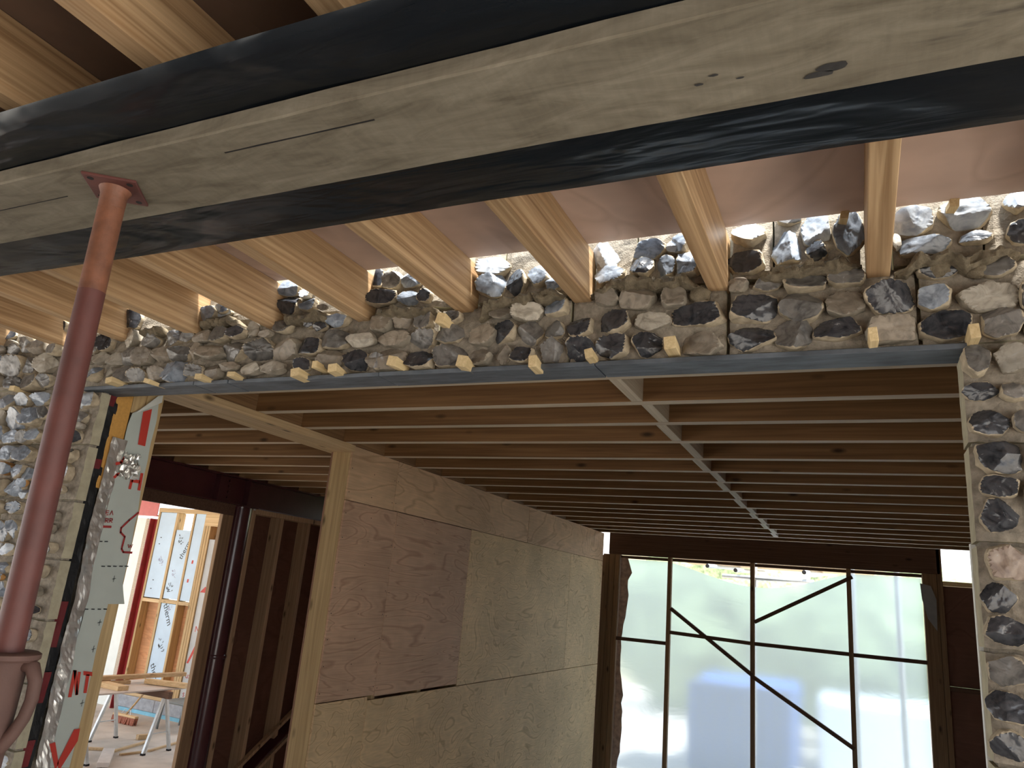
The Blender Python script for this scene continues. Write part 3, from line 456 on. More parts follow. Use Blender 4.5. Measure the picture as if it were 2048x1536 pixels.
# squeezed mortar ledge between the joist ends
for bi, pts in enumerate(BEADS):
    n_ = 70; seg = 12; vs = []; fs = []
    L_ = [0.0]
    for a, b_ in zip(pts, pts[1:]): L_.append(L_[-1] + math.hypot(b_[0] - a[0], b_[1] - a[1]))
    for i in range(n_ + 1):
        s_ = L_[-1] * i / n_; k = max(j for j in range(len(L_) - 1) if L_[j] <= s_ + 1e-9); f_ = (s_ - L_[k]) / (L_[k + 1] - L_[k])
        x = pts[k][0] + (pts[k + 1][0] - pts[k][0]) * f_; z = pts[k][1] + (pts[k + 1][1] - pts[k][1]) * f_ - 0.013
        en = min(1.0, 0.35 + 4 * min(i, n_ - i) / n_)
        for j in range(seg):
            a = 6.2832 * j / seg; d = 1 + 0.55 * fbm(Vector((x * 27 + bi * 9, math.cos(a) * 1.1, math.sin(a) * 1.1)), 3)
            vs.append((x, 1.955 + math.cos(a) * 0.053 * en * d, z + math.sin(a) * 0.020 * en * d + 0.010 * fbm(Vector((x * 25, 2.0, 7.7)), 2)))
    for i in range(n_):
        for j in range(seg):
            a = i * seg + j; c = i * seg + (j + 1) % seg; fs.append((a, c, c + seg, a + seg))
    fs.append(tuple(range(seg))); fs.append(tuple(range(len(vs) - seg, len(vs)))[::-1])
    MB().add(vs, fs).build('mortar_ledge', M['bead'], wf, smooth=True, sharp=50)
for x, z, rad in ((-0.375, 0.842, .026), (0.205, 0.862, .026), (0.29, 0.846, .022), (-1.01, 0.85, .02), (-2.40, 0.905, .02)):
    vs = [(x + p.x * rad * 1.15 * (1 + .3 * fbm(p * 2.5 + Vector((x * 50, 0, 0)))), 1.945 + p.y * rad * .8 * (1 + .3 * fbm(p * 2 + Vector((x * 50, 3, 0)))), z + p.z * rad * (1 + .3 * fbm(p * 2.5 + Vector((x * 50, 0, 9)))))for p in IV]
    MB().add(vs, IF).build('mortar_lump', M['bead'], wf, smooth=True)

# softwood wedges knocked into the joints
low = sorted([q for q in WEDGES if q[1] < 0.76], key=lambda q: q[0]); high = [q for q in WEDGES if q[1] >= 0.76]
def wedge(x, z, w_, h_, label, k):
    rr = random.Random(k); h_ *= (0.75 if x < -1.5 else 1.0); ww = max(0.02, min(w_ * .62, 0.036)) ; hh = max(0.018, min(h_ * .8, .036)); ln = 0.075; y0 = 1.885 + rr.uniform(-.006, .008); a = rr.uniform(-.35, .1); t = rr.uniform(-.25, .25)
    pts = []
    for yy, s_ in ((y0, 1.0), (y0 + ln, 0.35)):
        for i, j in ((-1, -1), (1, -1), (1, 1), (-1, 1)):
            px, pz = i * ww * .5, j * hh * .5 * (s_ if j > 0 else 1)
            pts.append((x + px * math.cos(t) - pz * math.sin(t) + (yy - y0) * a * .6, yy, z + px * math.sin(t) + pz * math.cos(t)))
    o = MB().add(pts, [(0, 1, 2, 3), (7, 6, 5, 4), (0, 4, 5, 1), (1, 5, 6, 2), (2, 6, 7, 3), (3, 7, 4, 0)]).build('wooden_wedge', M['wedge'], None, 0.001)
    tag(o, label, 'wedge', 'softwood wedges in the flint joints')
for k, q in enumerate(low): wedge(*q, 'pale softwood wedge in the joint along the slate strip, %s counting from the left' % ORD[k], k)
for k, q in enumerate(sorted(high, key=lambda q: q[0])):
    wedge(*q, ['brownish wedge high in the flints, against the left side of a joist', 'small wedge under the deck edge, just left of the rightmost joist', 'small wedge under the deck edge, right of the rightmost joist', 'wedge high in the flints'][min(k, 3)] if q[1] > .93 else 'pale leaning wedge between flints below a joist end, midway up the lintel', 40 + k)

# ================================================================ NEAR JOISTS
vis = [x for x in JX if x < 0.3]
for k, x in enumerate(JX):
    if x > 0.3 and x > 0.6: continue
    o = bx('joist', x - 0.0275, x + 0.0275, -2.3, 1.985, 0.855, 1.0165, M['joist'], None, 0.002)
    if x > 0.3: tag(o, 'larch joist at the right edge, mostly outside the picture', 'joist', 'larch joists under the near deck'); o.hide_render = False
    else: tag(o, 'laminated larch joist bearing on the flint wall, %s counting from the right' % ORD[vis.index(x)], 'joist', 'larch joists under the near deck')

# ================================================================ WRAPPED BEAM, BOARD, PROP
def wrapped():
    prof = [(0.985, 1.0), (0.975, 0.93), (0.965, 0.815), (0.75, 0.806), (0.695, 0.805), (0.684, 0.797), (0.694, 0.787), (0.72, 0.7845), (0.80, 0.7865), (0.86, 0.7865), (0.93, 0.7865), (1.03, 0.7865), (1.12, 0.787), (1.20, 0.7865), (1.235, 0.789), (1.249, 0.80), (1.252, 0.85), (1.25, 1.0)]
    vs = []; fs = []; nx = 130; np_ = len(prof)
    for i in range(nx + 1):
        x = -6.0 + 9.0 * i / nx
        for j, (y, z) in enumerate(prof):
            p = Vector((x * 2.0, y * 6, z * 6)); d = max(-.002, 0.005 * fbm(p, 2))
            if 0.80 < y < 1.03 and z < .8: d = abs(d) * .2 + .0003
            vs.append((x, y + (d if z > .82 else 0), z + (d if z < .82 else 0)))
    for i in range(nx):
        for j in range(np_ - 1):
            a = i * np_ + j; fs.append((a, a + 1, a + np_ + 1, a + np_))
        fs.append((i * np_ + np_ - 1, i * np_, (i + 1) * np_, (i + 1) * np_ + np_ - 1))
    fs.append(tuple(range(np_))[::-1]); fs.append(tuple(range(nx * np_, nx * np_ + np_)))
    return MB().add(vs, fs)
sb = wrapped().build('steel_beam', M['black'], None, smooth=True, sharp=60)
tag(sb, 'wide steel beam wrapped in shiny black plastic crossing above the propped board', 'beam')
# board: subdivided so its sawn edge is uneven
mb = MB(); nx = 160; vs = []; fs = []
pr_ = [(0.816, 0.749), (1.019, 0.749), (1.021, 0.753), (1.021, 0.7838), (0.8145, 0.7838), (0.8135, 0.753)]
for i in range(nx + 1):
    x = -5.6 + 8.4 * i / nx
    for j, (y, z) in enumerate(pr_):
        vs.append((x, y + 0.0016 * fbm(Vector((x * 6, y * 20, z * 3))), z + (0.001 * fbm(Vector((x * 14, y * 50, 0))) if z < .76 else 0)))
for i in range(nx):
    for j in range(6):
        a = i * 6 + j; c = i * 6 + (j + 1) % 6; fs.append((a, c, c + 6, a + 6))
fs.append(tuple(range(6))[::-1]); fs.append(tuple(range(nx * 6, nx * 6 + 6)))
board = mb.add(vs, fs).build('scaffold_board', M['board'], None)
tag(board, 'weathered grey beige scaffold board held up under the black wrapped beam', 'board')
STAINS = [(-0.006, 0.963, .013), (-0.026, 0.975, .011), (-0.166, 0.931, .004), (-0.19, 0.945, .004), (-0.131, 0.948, .0035)]
bx('saw_crack', -1.06, -0.72, 0.868, 0.8705, 0.7478, 0.7495, M['hole'], board)
bx('saw_crack', -1.96, -1.55, 0.895, 0.8965, 0.7478, 0.7495, M['hole'], board)
for k, (x, y, r_) in enumerate(STAINS):
    rr = random.Random(k); pts = []
    for i in range(22):
        a = 6.2832 * i / 22; q = r_ * (1 + .35 * noise.noise(Vector((math.cos(a) * 1.5, math.sin(a) * 1.5, k * 7.1)))); pts.append((x + math.cos(a) * q * 1.7, y + math.sin(a) * q * .62, .7476))
    MB().poly(pts[::-1]).build('tar_spot', M['tar'], board)
PX, PY = -1.404, 0.903
prop = tag(empty('adjustable_prop', (PX, PY, FL_Z)), 'red brown steel prop standing under the scaffold board at the left', cat='prop')
th = math.radians(37); ca, sa = math.cos(th), math.sin(th)
def pl(u, v_, z): return (PX + u * ca - v_ * sa, PY + u * sa + v_ * ca, z)
# head plate with four holes
bm = bmesh.new(); mb = MB(); hw = 0.053
top = [pl(i * hw, j * hw, 0) for i, j in ((-1, -1), (1, -1), (1, 1), (-1, 1))]
mb.add([(p[0], p[1], 0.743) for p in top] + [(p[0], p[1], 0.7495) for p in top], [(3, 2, 1, 0), (4, 5, 6, 7), (0, 1, 5, 4), (1, 2, 6, 5), (2, 3, 7, 6), (3, 0, 4, 7)])
hp = mb.build('head_plate', M['oxide'], prop, 0.0015)
for i, j in ((-1, -1), (1, -1), (1, 1), (-1, 1)):
    c = Vector(pl(i * .038, j * .038, 0.7424)); MB().tube([c, c + Vector((0, 0, .002))], 0.0065, 12).build('bolt_hole', M['hole'], hp)
PB = Vector((-1.390, 0.915, -0.182))
PT = Vector((PX, PY, 0.743))
MB().tube([PT, PT - Vector((0, 0, .012)), PT.lerp(PB, .06)], [0.032, 0.0262, 0.0252], 28, False).build('weld_collar', M['oxide_top'], prop, smooth=True)
MB().tube([PT, PT.lerp(PB, .25)], 0.0254, 28).build('inner_tube', M['oxide_top'], prop, smooth=True, sharp=40)
MB().tube([PT.lerp(PB, .25), PB], 0.0256, 28).build('inner_tube', M['oxide'], prop, smooth=True, sharp=40)
MB().tube([PB + Vector((0, 0, .001)), PB + Vector((0, 0, -.002)), PB + Vector((0, 0, -.010)), PB + Vector((0, 0, -.014))], [0.050, 0.0545, 0.0545, 0.050], 32).build('collar_nut', M['oxide_cast'], prop, smooth=True, sharp=35)
MB().tube([PB + Vector((0, 0, -.013)), PB + Vector((0, 0, -.03)), PB + Vector((0, 0, -.20))], [0.044, 0.037, 0.034], 32).build('collar_body', M['oxide_cast'], prop, smooth=True, sharp=35)
MB().tube([PB + Vector((0, 0, -.19)), Vector((PB.x, PB.y, FL_Z + .01))], 0.0302, 28).build('outer_tube', M['oxide'], prop, smooth=True, sharp=40)
MB().box(PB.x - .075, PB.x + .075, PB.y - .075, PB.y + .075, FL_Z, FL_Z + .01).build('foot_plate', M['oxide'], prop)
hx = Vector((0.91, 0.41, 0))
hpts = [(0.036, -.018), (0.052, -.022), (0.063, -.045), (0.064, -.075), (0.058, -.105), (0.046, -.130), (0.032, -.150), (0.015, -.172)]
MB().tube([PB + hx * a + Vector((0, 0, z)) for a, z in hpts], [.013, .0125, .0115, .011, .011, .0115, .013, .014], 14).build('collar_handle', M['oxide_cast'], prop, smooth=True)

# ================================================================ WRAPPED LEFT REVEAL
def ladder(Lp, Rp, X, rows, cols, amp, fr, lift=0.0):
    def at(P_, t):
        t = t * (len(P_) - 1); k = min(int(t), len(P_) - 2); f_ = t - k
        return (P_[k][0] + (P_[k + 1][0] - P_[k][0]) * f_, P_[k][1] + (P_[k + 1][1] - P_[k][1]) * f_)
    vs = []; fs = []
    for i in range(rows + 1):
        a = at(Lp, i / rows); b_ = at(Rp, i / rows)
        for j in range(cols + 1):
            f_ = j / cols; y = a[0] + (b_[0] - a[0]) * f_; z = a[1] + (b_[1] - a[1]) * f_
            vs.append((X + amp * fbm(Vector((y * fr, z * fr, 1.7)), 3) + lift * f_, y, z))
    for i in range(rows):
        for j in range(cols):
            a = i * (cols + 1) + j; fs.append((a, a + cols + 1, a + cols + 2, a + 1))
    return MB().add(vs, fs)
vm_ = ladder(ML1, MR1, -2.8235, 50, 8, 0.0016, 9.0); q_ = ladder(ML2, MR2, -2.8235, 50, 8, 0.0016, 9.0); vm_.add(q_.v, q_.f)
vm = vm_.build('vapour_membrane', M['membrane'], None, smooth=True)
tag(vm, 'grey green foil membrane with red printing wrapped round the left jamb stud', 'membrane')
XP = -2.8185
def ink(pts, mat, name='print'): MB().poly([(XP, y, z) for y, z in pts]).build(name, M[mat], vm)
def stroke(pts, wd, mat, name='print'):
    mb = MB()
    for a, b_ in zip(pts, pts[1:]):
        d = Vector((b_[0] - a[0], b_[1] - a[1])); n_ = Vector((-d.y, d.x)).normalized() * wd / 2; e = d.normalized() * wd * .3
        mb.poly([(XP, a[0] - n_.x - e.x, a[1] - n_.y - e.y), (XP, b_[0] - n_.x + e.x, b_[1] - n_.y + e.y), (XP, b_[0] + n_.x + e.x, b_[1] + n_.y + e.y), (XP, a[0] + n_.x - e.x, a[1] + n_.y - e.y)])
    mb.build(name, M[mat], vm)
ink(PR['bar'], 'red_ink', 'red_bar')
for q in PR['H'] + PR['N'] + PR['T'] + PR['V']: ink(q, 'red_ink', 'letter_stroke')
stroke(PR['arc1'], .012, 'red_ink', 'letter_stroke'); stroke(PR['arc2'], .012, 'red_ink', 'letter_stroke')
for q in PR['E'] + PR['A'] + PR['R1'] + PR['R2']: stroke(q, .0036, 'dark_red_ink', 'letter_stroke')
stroke(PR['dash'], .009, 'dark_red_ink', 'underline'); stroke(PR['house'], .0085, 'dark_red_ink', 'house_outline'); stroke(PR['Wd'], .003, 'dark_red_ink', 'letter_stroke')
for q in PR['dashes']: stroke(q, .0045, 'black_ink', 'dash_mark')
for y, z in PR['plus']:
    stroke([(y - .008, z - .002), (y + .008, z + .002)], .002, 'black_ink', 'cross_mark'); stroke([(y, z - .012), (y, z + .012)], .002, 'black_ink', 'cross_mark')
fo = MB()
fp = PR['fold']; fo.add([(XP + .006, *fp[0]), (XP + .010, *fp[1]), (XP + .012, *fp[2]), (XP + .011, *fp[3]), (XP + .012, *fp[4]), (XP + .008, *fp[5])], [(0, 1, 2), (0, 2, 3), (0, 3, 4), (0, 4, 5)]); fo.build('folded_corner', M['membrane_back'], vm)
bx('packer', -2.90, -2.836, 2.137, 2.198, .60, .757, M['pine_z'], None).name = 'pine_packer'
tag(bpy.data.objects['pine_packer'], 'short pine packer at the top of the jamb beside the orange insulation', 'packer')
# crumpled foil tape, flat-shaded
ft = ladder(FL, FR, -2.8225, 110, 6, 0.0062, 19.0, 0.004).build('foil_tape', M['foil'], None)
tag(ft, 'crumpled silver foil tape running down the edge of the printed membrane', 'tape')
vs = []; fs = []
for i in range(15):
    for j in range(11):
        u, v_ = i / 14 - .5, j / 10 - .5; p = Vector((u * 9, v_ * 9, 4.4))
        vs.append((-2.806 + .016 * fbm(p, 3), 2.172 + u * .085 * (1 - .3 * v_) + .012 * fbm(p + Vector((9, 0, 0)), 2), 0.372 + v_ * .105 + .016 * fbm(p + Vector((0, 9, 0)), 2)))
for i in range(14):
    for j in range(10): a = i * 11 + j; fs.append((a, a + 11, a + 12, a + 1))
tag(MB().add(vs, fs).build('foil_scrap', M['foil'], None), 'torn loose flap of crumpled foil across the membrane below the letter H', 'foil')
tag(bx('insulation_board', -2.9, -2.835, 2.058, 2.135, 0.26, 0.715, M['pir'], None, .002), 'orange foam insulation board edge at the top of the left jamb', 'insulation')
dp = ladder([(2.010, z) for z in (0.66, 0.4, 0.1, -0.2, -0.5, -0.8, -1.4, FL_Z)], [(2.068, z) for z in (0.66, 0.4, 0.1, -0.2, -0.5, -0.8, -1.4, FL_Z)], -2.836, 130, 6, 0.006, 16.0).build('damp_course', M['dpc'], None)
tag(dp, 'black ragged cavity strip between pale flint block side and foil tape', 'damp course')
for a, b_ in ((0.60, 0.655), (0.335, 0.375), (-0.36, -0.19), (-0.56, -0.45), (-0.78, -0.69)):
    ladder([(2.012, b_), (2.012, a)], [(2.052, b_), (2.046, a)], -2.826, 10, 4, .003, 20).build('red_patch', M['dpc_red'], dp)
st = tag(bx('jamb_stud', -2.90, -2.829, 2.20, 2.284, FL_Z, 0.757, M['pine_z'], None, .002), 'pine stud at the left jamb behind the printed membrane', 'stud')

# ================================================================ FAR ROOM TIMBER
FJ = [2.548, 2.926, 3.293, 3.692, 4.146, 4.546, 4.933, 5.316, 5.712, 6.177, 6.538, 6.859, 7.286, 7.694, 8.114, 8.514, 8.92]
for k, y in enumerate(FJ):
    o = MB().box(-5.32, 1.655, y - 0.028, y + 0.028, 0.80, 0.9615); o.mi[0] = 1; o = o.build('ceiling_joist', [M['pine_x'], M['pine_lit_under']])
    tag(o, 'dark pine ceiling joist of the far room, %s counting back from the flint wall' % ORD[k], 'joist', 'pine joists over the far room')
for k, (a, b_) in enumerate(zip(FJ, FJ[1:])):
    if k > 14: break
    x = -0.805 + (0.022 if k % 2 else -0.004) + 0.004 * (k > 8) * (k - 8)
    o = bx('noggin', x - .024, x + .024, a + .0285, b_ - .0285, 0.8005, 0.955, M['nog'], None, .001)
    tag(o, 'pale noggin between pine ceiling joists, %s of the row counting back from the flint wall' % ORD[k], 'noggin', 'noggins down the middle of the far ceiling')
for k, (a, b_) in enumerate(zip(FJ, FJ[1:])):
    if k > 12: break
    o = bx('blocking', -2.905, -2.86, a + .0285, b_ - .0285, 0.802, 0.955, M['pine_dark_y'], None, .001)
    o.location.x -= 0.02
    tag(o, 'short pine blocking between ceiling joists above the plywood partition, %s from the flint wall' % ORD[k], 'blocking', 'blocking over the partition')

# ---- partition
wm = tag(empty('wall_middle', (-2.95, 6.4, FL_Z)), 'plywood clad stud partition running back from the opening', kind='structure')
bx('top_plate', -3.085, -2.998, 2.29, 9.05, 0.757, 0.7995, M['pine_y'], wm, .002)
bx('top_plate', -2.994, -2.862, 2.29, 3.772, 0.757, 0.7995, M['pine_y'], wm, .002)
bx('top_plate', -2.994, -2.895, 3.776, 9.05, 0.757, 0.7995, M['pine_y'], wm, .002)
for i in range(10): bx('stud', -3.03, -2.8935, 3.768 + i * .58, 3.813 + i * .58, FL_Z + .045, 0.7565, M['pine_z'], wm, .002)
bx('bottom_plate', -3.03, -2.8935, 3.768, 9.05, FL_Z, FL_Z + .044, M['pine_y'], wm)
for i in range(5): bx('plywood_panel', -3.043, -3.031, 3.77 + i * 1.06, 4.828 + i * 1.06, FL_Z, .7565, M['ply_brown'], wm)
PANELS = [(3.772, 4.303, .459, .799, 'ply_plain'), (4.309, 6.655, .461, .799, 'ply_plain'), (6.661, 9.06, .459, .799, 'ply_plain'),
          (3.772, 4.36, -.722, .455, 'ply_pink'), (4.364, 5.487, -.732, .455, 'ply_pink'), (5.493, 7.90, -.745, .456, 'ply_yellow'), (7.905, 9.06, -.745, .455, 'ply_yellow'),
          (3.772, 4.29, -1.92, -.728, 'ply_yellow'), (4.294, 6.66, -1.92, -.75, 'ply_yellow'), (6.664, 9.06, -1.92, -.75, 'ply_yellow'), (3.772, 6.2, FL_Z + .003, -1.925, 'ply_yellow'), (6.205, 9.06, FL_Z + .003, -1.925, 'ply_yellow')]
for y0, y1, z0, z1, mm in PANELS:
    d = R.uniform(0, .0015); p_ = bx('plywood_panel', -2.892, -2.880 + d, y0, y1, z0, z1, M[mm], wm, .0008)
    mb = MB(); n_ = 0
    for yy in (y0 + .02, (y0 + y1) / 2, y1 - .02):
        zz = z0 + .05
        while zz < z1 and zz > -1.2 and n_ < 30:
            mb.tube([(-2.880 + d, yy, zz), (-2.8792 + d, yy, zz)], .0035, 6); zz += .15; n_ += 1
    if n_: tag(mb.build('screw_heads', M['hole'], p_), kind='stuff')

# ---- left wall of the far room: steel frame, doorway, studs
wl_ = tag(empty('wall_left', (-5.28, 6, FL_Z)), 'stud wall with a steel frame and an open doorway to the yard', kind='structure')
for i, y in enumerate([5.455, 5.853, 6.265, 6.665, 7.065, 7.465, 7.865, 8.265, 8.665, 9.065]):
    bx('stud', -5.34, -5.20, y - .0225, y + .0225, FL_Z + .045, 0.495, M['pine_mid_z'], wl_, .002)
bx('top_plate', -5.34, -5.20, 5.432, 9.28, 0.496, 0.541, M['pine_mid_z'], wl_, .002)
bx('bottom_plate', -5.34, -5.20, 5.432, 9.28, FL_Z, FL_Z + .044, M['pine_dark_x'], wl_)
for y0, y1 in ((5.43, 6.65), (6.655, 7.87), (7.875, 9.28)): bx('plywood_panel', -5.356, -5.3405, y0, y1, FL_Z, .541, M['ply_dark'], wl_)
MB().bar((-5.185, 6.62, -1.235), (-5.185, 5.62, -1.855), .03, .045, (1, 0, 0)).build('brace', M['pine_mid_z'], wl_)
MB().bar((-5.185, 6.70, -1.40), (-5.185, 5.72, -2.01), .03, .04, (1, 0, 0)).build('brace', M['pine_mid_z'], wl_)
MB().bar((-5.19, 6.66, -1.32), (-5.19, 5.67, -1.935), .012, .14, (1, 0, 0)).build('brace_strap', M['purple'], wl_)
bx('stud_panel', -5.36, -5.2, 2.06, 3.55, FL_Z, .541, M['ply_brown'], wl_)
bx('door_lintel', -5.245, -5.202, 3.55, 5.205, 0.446, 0.545, M['pine_dark_x'], wl_, .002)
bx('door_jamb', -5.245, -5.204, 5.072, 5.205, FL_Z, 0.445, M['pine_dark_z'], wl_, .003)
bx('door_jamb', -5.245, -5.204, 3.45, 3.548, FL_Z, 0.545, M['pine_dark_z'], wl_, .003)
bx('rim_board', -5.42, -5.33, 2.06, 9.4, 0.80, 0.961, M['pine_dark_x'], wl_)
mb = MB(); mb.box(-5.31, -5.16, 2.13, 9.28, .786, .7985); mb.box(-5.31, -5.16, 2.13, 9.28, .546, .558); mb.box(-5.24, -5.228, 2.13, 9.28, .558, .786)
gb = tag(mb.build('steel_beam', M['purple'], None), 'dark purple steel I-beam carrying the joists above the yard doorway', 'beam')
for yy in (4.93, 5.30): mb = MB().box(-5.228, -5.165, yy, yy + .012, .558, .786).build('stiffener', M['purple'], gb)
for i in range(4): MB().tube([(-5.228, 5.10, .60 + i * .05), (-5.212, 5.10, .60 + i * .05)], .012, 6).build('bolt', M['purple'], gb)
sc_ = tag(empty('steel_column', (-5.235, 5.315, FL_Z)), 'dark purple round steel column with a bright streak beside the yard doorway', cat='column')
MB().tube([(-5.235, 5.315, FL_Z + .012), (-5.235, 5.315, .534)], .096, 40).build('shaft', M['purple_gloss'], sc_, smooth=True, sharp=40)
MB().tube([(-5.235, 5.315, -.80), (-5.235, 5.315, -.792), (-5.235, 5.315, -.772), (-5.235, 5.315, -.764)], [.097, .101, .101, .097], 40, False).build('weld_ring', M['purple_gloss'], sc_, smooth=True)
bx('cap_plate', -5.34, -5.13, 5.214, 5.42, .5335, .5455, M['purple'], sc_, .001); bx('base_plate', -5.35, -5.12, 5.214, 5.425, FL_Z, FL_Z + .012, M['purple'], sc_, .001)
for y in (5.235, 5.395): MB().tube([(-5.15, y, .522), (-5.15, y, .5335)], .011, 6).build('bolt', M['galv'], sc_)
# ---- back wall with the sheeted window
wb = tag(empty('wall_back', (-1, 9.35, FL_Z)), 'dark timber end wall of the far room round the sheeted window', kind='structure')
bx('header', -2.88, 0.80, 9.30, 9.40, 0.566, 0.86, M['pine_dark_x'], wb, .003)
for a, b_ in ((-2.95, -2.875), (-2.872, -2.80), (-2.797, -2.735)): bx('post', a, b_, 9.30, 9.42, FL_Z, 0.565, M['pine_dark_z'], wb, .003)
bx('post', 0.625, 0.762, 9.30, 9.42, FL_Z, 0.565, M['pine_dark_z'], wb, .003); bx('post', 0.765, 0.815, 9.30, 9.42, FL_Z, 0.86, M['pine_dark_z'], wb, .003)
bx('plywood_panel', 0.816, 1.66, 9.34, 9.36, -0.55, 0.45, M['ply_dark'], wb); bx('plywood_panel', 0.816, 1.66, 9.34, 9.36, FL_Z, -0.60, M['ply_dark'], wb)
bx('rail', 0.816, 1.66, 9.31, 9.36, -0.598, -0.552, M['pine_dark_x'], wb, .002); bx('sill', 0.816, 1.66, 9.28, 9.42, 0.452, 0.497, M['wedge'], wb, .002)
bx('plywood_panel', -5.35, -2.952, 9.33, 9.35, FL_Z, 0.55, M['ply_brown'], wb); bx('plywood_panel', 1.10, 1.66, 9.33, 9.35, 0.50, 0.96, M['ply_brown'], wb)
w1 = tag(empty('window_1', (-1, 9.34, FL_Z)), 'large opening sheeted with milky polythene behind dark timber bars', kind='structure')
for x in (-2.10, -1.128, -0.098): bx('bar', x - .024, x + .024, 9.30, 9.36, FL_Z, 0.565, M['pine_dark_z'], w1, .002)
def hb(x0, z0, x1, z1, t=.045): MB().bar((x0, 9.322, z0), (x1, 9.322, z1), .04, t, (0, 1, 0)).build('bar', M['pine_dark_x'], w1)
hb(-2.735, -.443, -2.124, -.441); hb(-2.076, -.310, -1.152, -.338); hb(-1.104, -.338, -.122, -.342); hb(-.074, -.345, .625, -.343)
hb(-2.076, -.035, -1.128, -.682, .05); hb(-1.128, -.692, -.098, -1.285, .05); hb(-1.104, -.10, -.06, .480, .05)
bx('bar', -2.735, .625, 9.36, 9.40, .525, .560, M['pine_dark_x'], w1)
def sag(x): 
    if -2.1 < x < -.09: t = (x + 2.1) / 2.01; return .505 - .215 * (math.sin(math.pi * t) ** 1.3) * (0.9 + .2 * t)
    return .515
vs = []; fs = []; nx = 68; nz = 40
for i in range(nx + 1):
    x = -2.72 + 3.34 * i / nx
    for j in range(nz + 1):
        t = j / nz; zt = sag(x); z = zt + (FL_Z + .02 - zt) * t
        vs.append((x, 9.374 + .010 * noise.noise(Vector((x * 2.2, z * 2.2, 3))) + .02 * (1 - t) ** 6 * noise.noise(Vector((x * 5, 1, 1))), z))
for i in range(nx):
    for j in range(nz): a = i * (nz + 1) + j; fs.append((a, a + 1, a + nz + 2, a + nz + 1))
MB().add(vs, fs).build('polythene_sheet', M['polythene'], w1, smooth=True)
vs = []; fs = []
for i in range(31):
    z = .53 - 2.7 * i / 30; ww = .115 * (0.62 + .38 * math.sin(z * 4.1 + 1.2) * (1 if z > -.4 else .8)) * (1.4 if -1.1 < z < -.55 else 1) + .015 * noise.noise(Vector((z * 9, 0, 0)))
    for j in range(5): vs.append((-2.733 + ww * j / 4 * (1 if z < .35 else 1.6), 9.352 - .02 * abs(noise.noise(Vector((z * 5, j * .8, 2)))), z))
for i in range(30):
    for j in range(4): a = i * 5 + j; fs.append((a, a + 1, a + 6, a + 5))
tag(MB().add(vs, fs).build('torn_fleece', M['fleece'], None, smooth=True), 'torn grey pink fleece strip hanging down the left edge of the sheeted window', 'fleece')
vs = [(.60, 9.29, .46), (.70, 9.285, .44), (.745, 9.28, .30), (.735, 9.275, -.02), (.655, 9.285, .10), (.61, 9.29, .30)]
tag(MB().add(vs, [(0, 5, 4, 3, 2, 1)]).build('plastic_flap', M['flap'], None), 'loose grey plastic flap stapled to the post right of the sheeted window', 'flap')
tag(bx('edge_trim', .2415, .252, 2.052, 2.075, FL_Z, .20, M['white_trim']), 'thin white plastic edge on the inner corner of the right flint pier', 'trim')

# ================================================================ YARD BEHIND THE DOORWAY
YO = 8.56
wo = tag(empty('wall_outside', (-9.6, YO, FL_Z)), 'half insulated timber stud wall across the yard', kind='structure')
for x0, x1 in ((-10.155, -10.115), (-9.755, -9.708), (-9.385, -9.345), (-9.13, -9.082), (-9.078, -9.034), (-9.03, -8.985)):
    bx('stud', x0, x1, YO, YO + .14, -1.935, .73, M['pine_z'], wo, .002)
bx('top_plate', -10.16, -8.60, YO - .004, YO + .14, .732, .798, M['pine_xl'], wo, .002); bx('sole_plate', -10.16, -8.60, YO, YO + .14, -1.985, -1.936, M['pine_xl'], wo, .002)
for x0, x1, z in ((-10.114, -9.756, -.61), (-9.707, -9.386, -.60), (-9.344, -9.131, -.605)): bx('rail', x0, x1, YO, YO + .14, z - .03, z + .02, M['pine_xl'], wo)
bx('lintel_block', -9.11, -8.68, YO - .012, YO + .1, .555, .731, M['pine_xl'], wo, .003)
pb = []
for x0, x1, z0, z1 in ((-10.112, -9.76, -.575, .73), (-9.70, -9.388, -.565, .47), (-9.342, -9.134, -.57, .735), (-9.705, -9.388, -1.93, -.635)):
    pb.append(bx('insulation_board', x0, x1, YO + .012, YO + .10, z0, z1, M['panel_blue'], wo, .002))
bx('plywood_panel', -10.16, -9.13, YO + .142, YO + .155, -1.98, -.6, M['ply_orange'], wo); bx('plywood_panel', -9.13, -8.4, YO + .142, YO + .155, -1.98, .60, M['ply_orange'], wo)
bx('plywood_panel', -10.16, -9.72, YO + .142, YO + .155, -.6, .73, M['ply_orange'], wo)
gp = bx('wrap_sheet', -8.98, -8.45, YO + .02, YO + .06, -1.98, .36, M['panel_grey'], wo)
bx('plinth_block', -10.18, -9.39, YO - .03, YO + .2, -2.15, -1.986, M['plinth'], wo, .004); bx('plinth_block', -9.385, -8.4, YO - .03, YO + .2, -2.15, -1.986, M['plinth'], wo, .004)
bx('damp_strip', -10.10, -8.4, YO - .036, YO + .2, FL_Z, -2.151, M['blue_dpc'], wo)
def text(body, x, y, z, size, rot, mat, parent):
    cu = bpy.data.curves.new('lettering', 'FONT'); cu.body = body; cu.size = size; cu.extrude = 0.0005
    o = bpy.data.objects.new('lettering', cu); C.objects.link(o); cu.materials.append(M[mat])
    q = parent; off = Vector((0, 0, 0))
    while q is not None: off += q.location; q = q.parent
    o.parent = parent; o.location = Vector((x, y, z)) - off; o.rotation_euler = Matrix.Rotation(rot, 3, 'Y').to_euler(); o.rotation_euler = (Matrix.Rotation(rot, 3, 'Y') @ Matrix.Rotation(math.pi / 2, 3, 'X')).to_euler()
YP = YO + .0105
